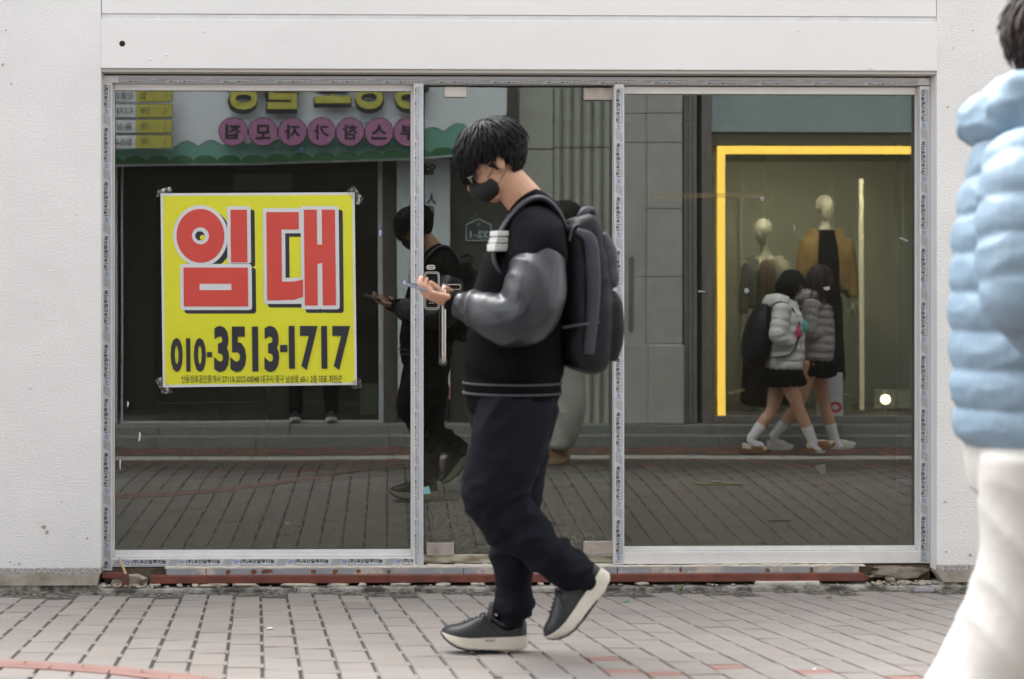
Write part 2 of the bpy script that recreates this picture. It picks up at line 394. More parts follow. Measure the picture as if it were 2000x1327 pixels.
def hit(px_, py_):
    d = FW + RT * ((px_ - 685) / F) + UP * ((602 - py_) / F); lo_, hi_ = 3.6, 6.5
    for _ in range(50):
        t = (lo_ + hi_) / 2; p = CAM + d * t
        if p.z > gz(p.y): lo_ = t
        else: hi_ = t
    return CAM + d * lo_
def hit_m(px_, py_):
    d = FW + RT * ((px_ - 685) / F) + UP * ((602 - py_) / F); lo_, hi_ = 6.7, 14.0
    for _ in range(50):
        t = (lo_ + hi_) / 2; p = CAM + d * t
        if p.z > gz(-p.y): lo_ = t
        else: hi_ = t
    p = CAM + d * lo_; return Vector((p.x, -p.y, p.z))
_a = [hit(a, b) for a, b in ((0, 1293), (175, 1303), (350, 1313.5))] + [hit_m(a, b) for a, b in ((224, 969), (383, 958), (475, 948), (556, 941))]
_pf = np.polyfit([p.x for p in _a], [p.y for p in _a], 2)
def arc(x): return float(np.polyval(_pf, x)) if x < .8 else -9
RED = (.36, .215, .185)
k = 0; u = -4.3 + ((u0 + 4.3) % LU)
while u < 7.2:
    v = -6.9 - (k % 4) * LV * .25
    while v < .4:
        cx, cy = (u + LU / 2) * cu_ - (v + LV / 2) * su_, (u + LU / 2) * su_ + (v + LV / 2) * cu_
        if -6.25 < cy < -.255 and not (-5.83 < cy < -5.33):
            r = red_at(cx, cy); b = random.uniform(.95, 1.05); h = random.uniform(-.004, .006)
            if random.random() < .06: b *= .92
            f_ = 1.0 if cy > -2.5 else max(.33, 1.0 + (cy + 2.4) * 1.1)  # far bricks painted darker so their mirror image looks dimmer
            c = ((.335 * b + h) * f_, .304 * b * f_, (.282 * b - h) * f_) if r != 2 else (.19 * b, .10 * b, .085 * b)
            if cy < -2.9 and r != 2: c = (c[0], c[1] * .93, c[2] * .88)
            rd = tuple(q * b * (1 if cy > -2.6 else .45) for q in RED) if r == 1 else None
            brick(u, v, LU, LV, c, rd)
        v += LV
    u += LU; k += 1
x = -2.6; random.seed(12)
while x < .75:           # curved band of narrow red pavers
    x1 = x + .195
    for k in (0, 1):
        o0 = (-.062, .001)[k]; o1 = (-.001, .062)[k]; xs_a = x + k * .1; xs_b = x1 + k * .1
        cs = [(xs_a + .002, arc(xs_a) + o0), (xs_b - .002, arc(xs_b) + o0), (xs_b - .002, arc(xs_b) + o1), (xs_a + .002, arc(xs_a) + o1)]
        b = random.uniform(.93, 1.06); n0 = [(a, c, gz(c) - .005) for a, c in cs]; n1 = [(a, c, gz(c) + .0035) for a, c in cs]
        br.add(n0 + n1, [(4, 5, 6, 7), (0, 1, 5, 4), (1, 2, 6, 5), (2, 3, 7, 6), (3, 0, 4, 7)], 0, tuple(q * b * (1 if arc(x) > -2.45 else .5) for q in RED))  # far end of the band painted darker too, dimming its reflection
    x = x1
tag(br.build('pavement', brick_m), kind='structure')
gt = MB()
for i in range(24):
    x = -6 + i * .6; gt.box(x + .004, x + .596, -5.70, -5.46, -.05, .011 + random.uniform(-.001, .001), 0, .004)
tag(gt.build('gutter', conc), kind='structure')
rs = MB()
for (xa, xb) in ((-40, -4.3), (7.4, 40)):
    for i in range(len(ys) - 1):
        rs.add([(xa, ys[i], gz(ys[i])), (xa, ys[i + 1], gz(ys[i + 1])), (xb, ys[i + 1], gz(ys[i + 1])), (xb, ys[i], gz(ys[i]))], [(0, 1, 2, 3)])
far_pave = mat('far_paving', (.30, .27, .25), .85, .001, 50, .2, 6)
tag(rs.build('street', far_pave), kind='structure')
# strip of dirt along the wall foot and the worn concrete edging
dm = MB(); random.seed(3)
for i in range(170):
    x = -4.3 + i * .07; x1 = x + .07
    z = [gz(-.14) + random.uniform(.0015, .005) for _ in range(4)]
    dm.add([(x, -.115, .009), (x, -.205 - .012 * random.random(), -.003), (x1, -.205 - .012 * random.random(), -.003), (x1, -.115, .009)], [(0, 1, 2, 3)])
tag(dm.build('dirt_strip', mat('grime', (.22, .20, .17), .95, .004, 120, .3, 40, col2=(.03, .028, .025), thr=(.4, .6))), kind='structure')

# ================================================================== SHOP BUILDING (white wall)
WY = -.115; FY = -.05
def X(px, Y, py=602): return P(px, py, Y).x
def Z(py, Y, px=1000): return P(px, py, Y).z
xl, xr = X(197, WY), X(1830, WY); ztop = Z(141, WY)
bld = thing('shop_building', 'white stucco shop building with a vacant glazed front', 'building', ((xl + xr) / 2, WY, 0))
TOPZ = 3.9
zb0 = Z(1121, WY, 100); zb1 = Z(1143, WY, 100)
wl = MB()
wl.box(-9, xl, WY, .35, zb0, TOPZ); wl.box(xr, 12, WY, .35, zb0, TOPZ)
wl.box(xl, xr, .06, .35, Z(30, WY), TOPZ)
wl.build('wall', stucco, bld)
# chamfered plinths
def plinth(xa, xb, cut):
    m_ = MB(); y0 = WY - .012
    zt = zb0 - .002; zb = zb1
    if cut == 'r': prof = [(xa, zb), (xb - .012, zb), (xb, zt), (xa, zt)]
    else: prof = [(xa + .035, zb), (xb, zb), (xb, zt), (xa, zt)]
    N = 40
    vs = [(p[0], y, p[1]) for y in (y0, WY + .05) for p in prof]
    m_.add(vs, [(3, 2, 1, 0), (4, 5, 6, 7), (0, 1, 5, 4), (1, 2, 6, 5), (2, 3, 7, 6), (3, 0, 4, 7)])
    o = m_.build('plinth', plinth_m, bld); return o
plinth(-9, xl - .004, 'r'); plinth(X(1826, WY), 12, 'l')
ft = MB(); ft.box(-9, xl + .02, -.118, .3, -.05, zb1 - .001); ft.box(X(1835, WY), 12, -.118, .3, -.05, zb1 - .001)
ft.build('footing', kerbstrip, bld)
# fascia and lintel board over the opening
ln = MB(); zf0, zf1 = Z(136, WY - .004), Z(40, WY - .004)
ln.box(xl + .001, xr - .001, WY - .004, .05, zf0, zf1, 0, .003)
ln.build('lintel', paint, bld)
lg = MB(); lg.box(xl + .001, xr - .001, WY + .006, .05, zf1 + .001, Z(30, WY), 0, .002)
lg.build('ledge', mat('shaded_ledge_paint', (.72, .73, .75), .5, .001, 40, .08, 12), bld)  # ledge shading put into a slightly darker paint
fs_ = MB(); fs_.box(xl + .003, xr - .003, WY + .001, .059, Z(30, WY) + .001, TOPZ, 0, .002)
fs_.build('fascia', paint, bld)
hl = MB(); hp = P(239, 86, WY); hl.add([(hp.x + .0135 * math.cos(t * math.pi / 12), WY - .0045, hp.z + .0135 * math.sin(t * math.pi / 12)) for t in range(24)], [tuple(range(24))])
hl.build('bolt_hole', gap_m, bld)
random.seed(11)
for i in range(26):
    p = P(random.uniform(215, 1815), random.uniform(45, 132), WY); pk = MB(); ell(pk, (p.x, WY - .0042, p.z), (random.uniform(.002, .006), .0012, random.uniform(.002, .005)), n=8); pk.build('paint_blister', paint, bld, smooth=True)
for (a, b) in ((293, 117), (325, 108), (840, 132), (1328, 133), (1702, 134), (400, 62), (1560, 60)):
    p = P(a, b, WY); pk = MB(); ell(pk, (p.x, WY - .0042, p.z), (.009, .0018, .006), n=10); pk.build('paint_blister', paint, bld, smooth=True)
random.seed(14)
for (a, b, r_) in ((6, 127, 3), (12, 60, 2), (22, 165, 2), (86, 1030, 6), (92, 1040, 4), (20, 1098, 2), (29, 1103, 2), (38, 1101, 2.2), (150, 420, 1.6), (120, 980, 2), (1850, 210, 2.4), (1862, 95, 1.6), (1846, 980, 2.6), (1895, 1085, 3), (170, 1052, 2), (1847, 1078, 2.4), (60, 760, 1.8), (1900, 60, 1.5)):
    c = P(a, b, WY); q = MB(); pts = [(c.x + math.cos(k * .9) * r_ * .0023 * random.uniform(.5, 1.3), WY - .0035, c.z + math.sin(k * .9) * r_ * .0023 * random.uniform(.5, 1.4)) for k in range(7)]
    q.add(pts, [tuple(range(7))]); q.build('chip', mat('chip_grey', (.40, .37, .33), .95, .002, 90), bld)
# reveals of the opening (lining) with a near-black box as painted shade at the head
rv = MB(); zfr = Z(150, FY)
rv.box(xl + .001, xr - .001, FY + .012, .05, zfr + .004, zf0 - .001)      # shade above the frame, put in as near-black colour
rv.build('head_gap_shade', gap_m, bld)
rl = MB(); rl.box(xl + .001, X(1818, FY) - .0, -.108, FY + .01, zf0 - .014, zf0 - .001)
rl.build('head_trim', mat('trim_grey', (.55, .53, .5), .6), bld)
rr_ = MB(); xfr = X(1817, FY); rr_.box(xfr + .001, xr - .0005, -.108, .05, Z(1112, FY), zf0 - .016)
rr_.build('reveal_lining', paint, bld)

# aluminium frames
zft, zfb = Z(150, FY), Z(1106, FY)
ytop_l, ytop_r = Z(163, FY), Z(166, FY, 1500)
fl0, fl1 = X(200, FY), X(219, FY)            # left jamb
ml0, ml1 = X(808, FY), X(827, FY)            # left mullion film band
mr0, mr1 = X(1200, FY), X(1219, FY)
fr0, fr1 = X(1797, FY), X(1816, FY)
def zz(py): return Z(py, FY)
fm = MB(); bv = .0015
fm.box(fl0, fr1, FY, .045, zz(164), zz(150), 0, bv)
fm.box(fl0, fl1, FY, .045, zz(1112), zz(164) - .0005, 0, bv)
fm.box(fr0, fr1, FY, .045, zz(1103), zz(166), 0, bv)
fm.box(ml0, ml1, FY - .002, .045, zz(1105), zz(164) - .0005, 0, bv)
fm.box(mr0, mr1, FY - .002, .045, zz(1103), zz(164) - .0005, 0, bv)
fm.box(fl1 + .0005, ml0 - .0005, FY, .045, zz(1105), zz(1089), 0, bv)
fm.box(mr1 + .0005, fr0 - .0005, FY, .045, zz(1103), zz(1080), 0, bv)
frame_o = fm.build('window_frame', alu, bld)
def bead(x0, x1, z0, z1, wL, wR, wT, wB):
    b = MB(); y0 = FY + .040
    b.box(x0, x0 + wL, y0, .04, z0, z1, 0, .0012); b.box(x1 - wR, x1, y0, .04, z0, z1, 0, .0012)
    b.box(x0 + wL + .0004, x1 - wR - .0004, y0 - .004, .04, z1 - wT, z1, 0, .0012); b.box(x0 + wL + .0004, x1 - wR - .0004, y0 - .006, .04, z0, z0 + wB * .55, 0, .0012)
    b.box(x0 + wL + .0004, x1 - wR - .0004, y0 + .002, .04, z0 + wB * .55 + .0005, z0 + wB, 0, .0012)
    b.build('glazing_bead', alu, bld)
px = 6.53 / F; PX_ = px
bead(fl1 + .0005, ml0 - .0005, zz(1088.5), zz(164.5), 2 * px, 4.5 * px, 12 * px, 13 * px)
bead(mr1 + .0005, fr0 - .0005, zz(1079.5), zz(166.5), 3 * px, 2 * px, 14 * px, 8 * px)
def pane(name, x0, x1, z0, z1, m_, label=None):
    b = MB(); b.box(x0, x1, 0, .010, z0, z1); o = b.build(name, m_, bld)
    if label: o['label'] = label
    return o
pane('window_glass', fl1 + .004, ml0 - .004, zz(1086), zz(168), glassL)
pane('window_glass', mr1 + .004, fr0 - .004, zz(1077), zz(170), glassR)
# protective film with printing
def film_fn(ox, oz, rot, y):
    c, s = math.cos(rot), math.sin(rot)
    return lambda u, v, k: (ox + u * c - v * s, y - .0006 - k, oz + u * s + v * c)
PX = 6.53 / F
def film_unit(sh, u0, clip, length):
    """one printed repeat 104 px long; v from 0 to 18px (film width), main text baseline; clip=(vmin,vmax)"""
    def put(vf, m):
        vs, fs = vf; keep = []
        vs = [(min(max(v[0], .5), length - .5), min(max(v[1], clip[0]), clip[1])) for v in vs]
        for f in fs:
            area = 0; q = [vs[i] for i in f]
            for i in range(len(q)): area += q[i][0] * q[(i + 1) % len(q)][1] - q[(i + 1) % len(q)][0] * q[i][1]
            if abs(area) > 1e-9: keep.append(f)
        if keep: sh.put((vs, keep), m, lift=False)
    b = u0
    # logo: two blue chevrons
    for dx in (0, 5.2):
        put(fill([[(b + dx, 7), (b + dx + 3.1, 12.6), (b + dx + 4.6, 12.6), (b + dx + 6.2, 9.6), (b + dx + 5.0, 8.8), (b + dx + 3.8, 11), (b + dx + 1.7, 6.6)]]), 2)
    put(([(b - .5, 5.2), (b + 11, 5.2), (b + 11, 5.7), (b - .5, 5.7)], [(0, 1, 2, 3)]), 0)
    put(text_fit('(주)거산알루미늄', b + 13, b + 80, 5.2, 14.6, .03), 0)
    for k in range(14):
        x = b + 13 + k * 2.1; put(([(x, 2.4), (x + 1.4, 2.4), (x + 1.4, 3.4), (x, 3.4)], [(0, 1, 2, 3)]), 0)
    for k in range(18):
        x = b + 44 + k * 2; put(([(x, 2.3), (x + 1.3, 2.3), (x + 1.3, 3.5), (x, 3.5)], [(0, 1, 2, 3)]), 2)
    for k in range(8):
        x = b + 82 + k * 2.3
        put(([(x, 2), (x + .8, 2), (x + 8.8, 15.5), (x + 8, 15.5)], [(0, 1, 2, 3)]), 1)
def film(name, x0, z0, rot, length, y, width, phase, clip=None, shift=0):
    """starts at (x0,z0), runs along rot, width in px to the left of the direction"""
    base = MB(); fn = film_fn(x0, z0, rot, y)
    base.add([fn(0, 0, 0), fn(length * PX, 0, 0), fn(length * PX, width * PX, 0), fn(0, width * PX, 0)], [(0, 1, 2, 3)])
    sh = Sheet(lambda u, v, k: fn(u * PX, (v + shift) * PX, .0004 + k)); sh.mb = MB()
    clip = clip or (0, width); clip = (clip[0] - shift, clip[1] - shift)
    u = phase - 105.5
    while u < length:
        film_unit(sh, u, clip, length); u += 105.5
    base.m = [0] * len(base.f)
    k = len(base.v); base.v += sh.mb.v; base.f += [tuple(i + k for i in f) for f in sh.mb.f]; base.m += [q + 1 for q in sh.mb.m]; base.c += sh.mb.c
    o = base.build(name, [film_m, ink, ink_lt, ink_blue], frame_o, local=False); return o
fw = 16
film('protective_film', fl0 + .0175 * 1.0 * 17 / 17 * 2.32, zz(1108), rad(90), 942, FY, 16, 40, None, 0)
film('protective_film', ml0 + 17.5 * PX, zz(1103), rad(90), 935, FY - .002, 15, 8, (0, 15), 6)
film('protective_film', mr0 + 17.5 * PX, zz(1101), rad(90), 932, FY - .002, 16, 5, None, 0)
film('protective_film', fr0 + 17.5 * PX, zz(1101), rad(90), 930, FY, 16, 10, None, 1)
film('protective_film', fl1 + 1 * PX, zz(1104.5), 0, 586, FY, 14, 24, (0, 14), -1)
film('protective_film', fr0 - 2 * PX, zz(151), rad(180), 1572, FY, 12.5, 22, (0, 12.5), 3)

# door: frameless glass with patch fittings
door = MB(); dY = .004
dx0, dx1 = X(829, dY), X(1198, dY)
door.box(dx0, dx1, dY, dY + .012, Z(1084, dY), Z(171, dY))
dr = door.build('door', glassD, bld)
def plate(a, b, c, d, name, m_, y=-.012, bev=.004, parent=None):
    q = MB(); q.box(X(a, y), X(b, y), y, y + .038, Z(d, y), Z(c, y), 0, bev); return q.build(name, m_, parent or dr)
plate(868, 911, 170, 190, 'door_stop', lightpla)
plate(1140, 1198, 171, 195, 'hinge_plate', plate_m); plate(833, 887, 1060, 1085, 'lock_plate', plate_m); plate(1140, 1199, 1058, 1084, 'hinge_plate', plate_m)
lk = MB(); c_ = P(853, 1074, -.012)
tube(lk, [(c_.x, -.012, c_.z, .011), (c_.x, -.017, c_.z, .0105)], 1, 20); lk.box(c_.x - .006, c_.x + .006, -.0185, -.0165, c_.z - .001, c_.z + .002, 1)
lk.build('lock_cylinder', [steelm, gap_m], dr, smooth=40)
# pull handle
hx = X(867, -.06); hb = MB(); z1_, z0_ = Z(558, -.06), Z(708, -.06)
tube(hb, [(hx, 0, z0_, .0115), (hx, -.045, z0_, .0115), (hx, -.058, z0_ + .02, .0115), (hx, -.06, z0_ + .1, .0115), (hx, -.06, z1_ - .1, .0115), (hx, -.058, z1_ - .02, .0115), (hx, -.045, z1_, .0115), (hx, 0, z1_, .0115)], 5, 14)
tube(hb, [(hx, .002, z0_, .021), (hx, -.004, z0_, .021)], 1, 20)
hb.build('pull_handle', steelm, dr, smooth=40)
# digital lock seen against the glass, with pale rounded outline plate
dl = Sheet(lambda u, v, k: tuple(P(u, v, -.003) + Vector((0, -k - .0005, 0))), .0006)
def pr(x0, x1, y0, y1, r): return rrect(x0, x1, y0, y1, r)
dl.put(fill([pr(828.5, 858.5, 531, 605, 6), pr(830, 857, 532.5, 603.5, 5)]), 0)
dl.poly(pr(830.5, 856.5, 533.2, 602.5, 5), 1); dl.put(fill([pr(831, 856, 534, 602, 4.5), pr(832, 855, 535, 601, 4)]), 0)
dl.put(fill([pr(864, 900, 555.5, 566, 4), pr(865, 899, 557, 565, 3)]), 0)
dl.put(([(838, 592), (843, 592), (843, 593), (838, 593)], [(0, 1, 2, 3)]), 0)
for v in (0, 1): dl.put(([(838 + v * 6, 592), (841 + v * 6, 592), (841 + v * 6, 593), (838 + v * 6, 593)], [(0, 1, 2, 3)]), 0)
dl.mb.build('digital_lock', [mat('lock_outline', (.62, .58, .55), .3), mat('lock_black', (.012, .013, .016), .15)], dr)
st = Sheet(lambda u, v, k: tuple(P(u, v, -.003) + Vector((0, -k - .0005, 0))), .0004)
st.poly(pr(833, 850, 518, 527, 4), 0); st.poly(disc(836.5, 521, 1.1), 1); st.put(([(838.5, 520), (848, 520), (848, 522), (838.5, 522)], [(0, 1, 2, 3)]), 2); st.put(([(835, 523.5), (848, 523.5), (848, 525), (835, 525)], [(0, 1, 2, 3)]), 2)
st.mb.build('lock_sticker', [white_patch, mat('sticker_red', (.5, .03, .03), .5), mat('sticker_ink', (.2, .22, .25), .5)], dr)
# threshold under the door
th = MB(); th.box(ml1 + .001, mr0 - .001, .0, .04, zz(1104), zz(1086.5), 0, .002)
tho = th.build('threshold', mat('dirty_threshold', (.46, .45, .36), .8, .003, 35, .2, 10, col2=(.18, .15, .10), thr=(.38, .55), stretch=(.6, 1, 2)), bld)
tp = MB(); tp.box(X(1096, -.01), mr0 - .001, -.014, .02, zz(1090), zz(1086.8), 0, .001); tp.build('pivot_rail', steelm, bld)

# interior shell
it = MB(); iz = .11
it.box(-2.2, 3.6, .36, 5.0, iz - .1, iz); it.box(-2.2, 3.6, 5.0, 5.1, iz, 2.9); it.box(-2.3, -2.2, .36, 5.1, iz, 2.9); it.box(3.6, 3.7, .36, 5.1, iz, 2.9); it.box(-2.2, 3.6, .36, 5.0, 2.8, 2.9)
it.box(xl - .3, xr + .3, .051, .36, iz - .1, iz - .003); it.build('interior_room', dark_in, bld)
rf = MB(); rf.box(-9, 12, .36, 5.5, TOPZ - .3, TOPZ); rf.box(-9, 12, 5.5, 5.6, -.1, TOPZ); rf.build('roof_slab', conc, bld)

# sill: steel channel, red beam, mortar packing, rubble
cY = -.078
ch = MB(); zc1, zc0 = Z(1108, cY), Z(1122.5, cY)
for (a, b) in ((325, 402), (403.5, 905), (906, 1205), (1206.5, 1678)):
    ch.box(X(a, cY), X(b, cY), cY, .0, zc0, zc1 - random.uniform(0, .002), 0, .0015)
ch.build('steel_channel', galv, bld)
rustm = mat('rust', (.26, .11, .05), .95, .003, 90, .3, 40, col2=(.09, .05, .03))
random.seed(77)
for pxx, w_ in ((445, 6), (495, 9), (520, 12), (612, 5), (655, 7), (760, 5), (1330, 4), (1500, 6), (1585, 4), (700, 5), (1010, 4)):
    c = P(pxx, 1115, cY); hh = (zc1 - zc0) / 2 * .85; pts = [(c.x + math.cos(k * .785) * w_ * PX_ * random.uniform(.5, 1.2), (zc0 + zc1) / 2 + math.sin(k * .785) * hh * random.uniform(.4, 1.05)) for k in range(8)]
    q = MB(); q.add([(a, cY - .0012, b) for a, b in pts] + [(a, cY + .001, b) for a, b in pts], [tuple(range(8))[::-1], tuple(range(8, 16))] + [(i, (i + 1) % 8, (i + 1) % 8 + 8, i + 8) for i in range(8)]); q.build('rust_patch', rustm, bld)
mm = MB(); random.seed(5)
for i in range(150):
    x = X(322, cY) + (X(1690, cY) - X(322, cY)) * i / 150; x1 = x + (X(1690, cY) - X(322, cY)) / 150 + .001
    h = random.uniform(.000, .0045); mm.box(x, x1, cY - .003 + random.uniform(0, .006), FY + .04, zc1 - .0022, zc1 + h + .001)
mm.build('mortar_bed', mat('pale_mortar', (.66, .60, .52), .95, .003, 60, .2, 14), bld)
rb = MB(); bY = -.108; za, zb_ = Z(1123.3, bY), Z(1138, bY)
x0, x1 = X(294, bY), X(1690, bY)
cuts = [0, .33, .5, 1]
for i in range(3):
    a = x0 + (x1 - x0) * cuts[i]; b = x0 + (x1 - x0) * cuts[i + 1] - .0008; rb.box(a, b, bY, -.06, zb_ + .0008 * (i % 2), za - .0006 * (i % 2), 0, .0025)
vs = [(x1, bY, zb_ + .002), (x1, bY, za - .001), (x1 + .022, bY + .004, za - .016), (x1, -.06, zb_ + .002), (x1, -.06, za - .001), (x1 + .022, -.06, za - .016)]
rb.add(vs, [(0, 2, 1), (3, 4, 5), (0, 1, 4, 3), (1, 2, 5, 4), (0, 3, 5, 2)])
rb.build('red_beam', redsteel, bld)
bk = MB(); bk.box(xl + .002, xr - .002, -.045, .05, -.03, zc1 - .002); bk.build('rough_base', earth, bld)
eg = MB(); random.seed(2); x = xl + .0
while x < 3.1:
    L_ = random.uniform(.5, .9); eg.box(x, x + L_ - .003, -.150 + random.uniform(-.003, .003), -.04, -.03, .022 + random.uniform(-.002, .002), 0, .004); x += L_
eg.build('edging', kerbstrip, bld)
def rock(mb, c, r, seed, m=0, rough=.35):
    k = len(mb.v); ell(mb, (0, 0, 0), (1, 1, 1), n=14, m=m)
    for i in range(k, len(mb.v)):
        v = Vector(mb.v[i]); d = 1 + rough * noise.noise(v * 1.4 + Vector((seed * 7.3, seed, 0))) + .12 * noise.noise(v * 4 + Vector((seed, 3, 1)))
        v = Vector((max(-.78, min(.78, v.x)), max(-.8, min(.8, v.y)), max(-.7, min(.7, v.z)))) * d * 1.2
        mb.v[i] = (c[0] + v.x * r[0], c[1] + v.y * r[1], c[2] + v.z * r[2])
# mortar packing blocks under the beam (parts)
random.seed(21)
for (a, b) in ((293, 314), (345, 357), (375, 388), (388, 446), (452, 505), (552, 616), (640, 684), (850, 880), (918, 948), (1050, 1062), (1240, 1268), (1075, 1090), (700, 716), (760, 800)):
    xa, xb = X(a, -.1), X(b, -.1); pk = MB(); rock(pk, ((xa + xb) / 2, -.093, .030), ((xb - xa) / 2, .022, .0095), a); pk.build('mortar_packing', mat('white_mortar', (.62, .57, .50), .95, .004, 90, .25, 25, col2=(.34, .29, .23)), bld, smooth=True)
mbk = MB(); xa, xb = X(1476, -.115), X(1600, -.115)
for i in range(5):
    a = xa + (xb - xa) * i / 5; mbk.box(a, a + (xb - xa) / 5 - .001, -.128 + .001 * (i % 2), -.07, .022, .0405, 0, .003)
for i in range(24):
    a = xa + (xb - xa - .02) * i / 24; sgn = 1 if (i // 5) % 2 else -1
    tube(mbk, [(a, -.129, .026 if sgn > 0 else .037, .0016), (a + .018, -.129, .037 if sgn > 0 else .026, .0016)], 1, 6)
tag(mbk.build('mortar_block', mat('combed_mortar', (.60, .57, .50), .95, .002, 80, .12, 20), origin=((xa + xb) / 2, -.1, .02), smooth=30), 'pale combed mortar slab lying under the right end of the red beam', 'mortar')
# rubble right end: broken concrete lump, stones; left end: small beam stub, block, stick
rk = MB(); rock(rk, (X(1757, -.08), -.065, .072), (.125, .035, .026), 4.2, rough=.5)
tag(rk.build('broken_concrete', mat('broken_concrete', (.30, .26, .21), .95, .008, 30, .3, 14, col2=(.13, .11, .09)), origin=(X(1757, -.08), -.08, .03), smooth=50), 'long broken concrete lump under the right end of the window frame', 'rubble')
for nm, (a, b, rx, rz), lab in (('stone', (1765, 1138, .026, .012), 'rounded brown stone in front of the broken concrete lump'), ('stone', (1738, 1132, .02, .011), 'darker stone left of the rounded brown stone'),
                                ('stone', (1800, 1140, .022, .009), 'flat stone beside the right wall plinth'), ('stone', (1715, 1141, .026, .007), 'sandy stone just right of the red beam end')):
    p = P(a, b, -.115); q = MB(); rock(q, p, (rx, .018, rz), a * .37)
    tag(q.build(nm, mortar if a != 1738 else MATS['broken_concrete'], origin=p, smooth=50), lab, 'stone', 'loose stones beside the right end of the sill')
deb = MB(); random.seed(9)
for i in range(300):
    a = random.choice([random.uniform(198, 300), random.uniform(1690, 1832), random.uniform(1690, 1832), random.uniform(300, 1700)])
    p = P(a, 1143, -.115 + random.uniform(-.02, .03)); s = random.uniform(.0015, .006)
    rock(deb, (p.x, p.y, .0235 + s * .4 + (.01 * random.random() if a > 1700 or a < 290 else 0)), (s * 1.4, s, s * .8), i, m=random.choice((0, 0, 1, 2)))
tag(deb.build('debris', [mortar, MATS['white_mortar'], conc], smooth=50), 'loose crumbs of mortar along the foot of the shop front', 'debris', kind='stuff')
heap = MB(); rock(heap, (X(250, -.07), -.06, .045), (.075, .03, .028), 8.8, rough=.6)
tag(heap.build('dirt_heap', mortar, origin=(X(250, -.07), -.07, .02), smooth=50), 'small heap of crumbled mortar under the left corner of the frame', 'rubble')
sb = MB(); sb.box(X(199, -.095), X(240, -.095), -.1, -.07, Z(1127, -.1), Z(1116.5, -.1), 0, .002)
tag(sb.build('steel_stub', redsteel, origin=(X(220, -.095), -.085, Z(1127, -.1))), 'short dark red steel stub at the left end of the sill', 'steel scrap')
bb = MB(); bb.box(X(239, -.11), X(251, -.11), -.118, -.095, .024, Z(1119, -.11), 0, .002)
tag(bb.build('brick_scrap', mat('dark_brick', (.13, .06, .045), .9, .002, 60, .2, 20), origin=(X(245, -.11), -.106, .024)), 'small dark brick scrap holding the wooden stick', 'brick')
sk = MB(); a = P(233, 1090, -.105); b = P(245, 1121, -.112)
tube(sk, [(a.x, -.1, a.z, .0045, .002), (b.x, -.105, b.z, .006, .0025)], 4, 6, side=(1, 0, 0))
tag(sk.build('wooden_stick', wood, origin=(b.x, -.105, b.z)), 'thin pale wooden stick leaning on the window frame', 'stick')
grassm = mat('weed_green', (.07, .14, .03), .6, 0, 1, .3, 30)
def weed(pxx, pyy, n, h, lab, sp=.02):
    p = P(pxx, pyy, -.145); p.z = .006; q = MB(); random.seed(int(pxx))
    for i in range(n):
        a = random.uniform(0, 2 * math.pi); l = h * random.uniform(.4, 1); ox = random.gauss(0, sp); b = Vector((p.x + ox, p.y + random.gauss(0, .006), p.z)); lean = random.uniform(.2, .8) * l
        tip = b + Vector((math.cos(a) * lean, math.sin(a) * lean * .5, l)); mid = (b + tip) / 2 + Vector((0, 0, l * .15)); w_ = .0014
        q.add([b - Vector((w_, 0, 0)), b + Vector((w_, 0, 0)), mid + Vector((w_, 0, 0)), tip, mid - Vector((w_, 0, 0))], [(0, 1, 2, 4), (4, 2, 3)])
    tag(q.build('weed', grassm, origin=p), lab, 'weed', 'weeds growing along the foot of the shop front')
weed(1330, 1146, 34, .032, 'tallest green weed below the right window frame', .016); weed(1366, 1148, 18, .012, 'low weed just right of the tallest weed')
weed(1555, 1148, 20, .012, 'low weed in front of the combed mortar slab'); weed(1680, 1148, 16, .012, 'low weed near the right end of the red beam'); weed(1880, 1149, 60, .014, 'wide weed along the foot of the right white pillar', .02)
weed(948, 1149, 14, .008, 'tiny weed behind the standing shoe of the walking man')
# litter
def litter(name, pts_px, colr, lab, cat, thick=.0012, y=None):
    q = MB(); ps = []
    for (a, b) in pts_px:
        d = FW + RT * ((a - 685) / F) + UP * ((602 - b) / F); t = 4.0
        for _ in range(60):
            p = CAM + d * t; t += (p.z - gz(p.y) - .003) / (abs(d.z) + .085) * .9
        ps.append(CAM + d * t)
    n = len(ps); q.add([(p.x, p.y, p.z) for p in ps] + [(p.x, p.y, p.z + thick) for p in ps], [tuple(range(n))[::-1], tuple(range(n, 2 * n))] + [(i, (i + 1) % n, (i + 1) % n + n, i + n) for i in range(n)])
    tag(q.build(name, mat('litter_' + cat.replace(' ', '_') + str(len(MATS)), colr, .5), origin=ps[0]), lab, cat)
litter('paper_scrap', [(532, 1226), (533, 1229), (520, 1229), (523, 1226)], (.75, .75, .75), 'small white paper scrap on the paving left of the man', 'paper scrap')
litter('red_thread', [(1105, 1186), (1122, 1189), (1122, 1190.5), (1105, 1187.5)], (.6, .03, .03), 'thin red strip of litter right of the lower leg of the man', 'litter strip')
litter('green_scrap', [(1220, 1173.5), (1228, 1173.5), (1228, 1175.5), (1220, 1175.5)], (.03, .4, .15), 'tiny green scrap on the paving near the wall foot', 'green scrap')
litter('dry_leaf', [(1614, 1166), (1624, 1165), (1623, 1168), (1615, 1168)], (.25, .15, .05), 'small brown leaf on the paving below the right window', 'leaf')
litter('paper_scrap', [(1587, 1306.5), (1594, 1306), (1593, 1309), (1588, 1309)], (.75, .75, .75), 'white paper scrap on the paving among red bricks', 'paper scrap')
litter('plastic_scrap', [(968, 1322), (981, 1322.5), (981, 1324), (967, 1324)], (.03, .03, .035), 'small dark plastic scrap at the bottom edge left of the shoe', 'plastic scrap')
cup = MB()
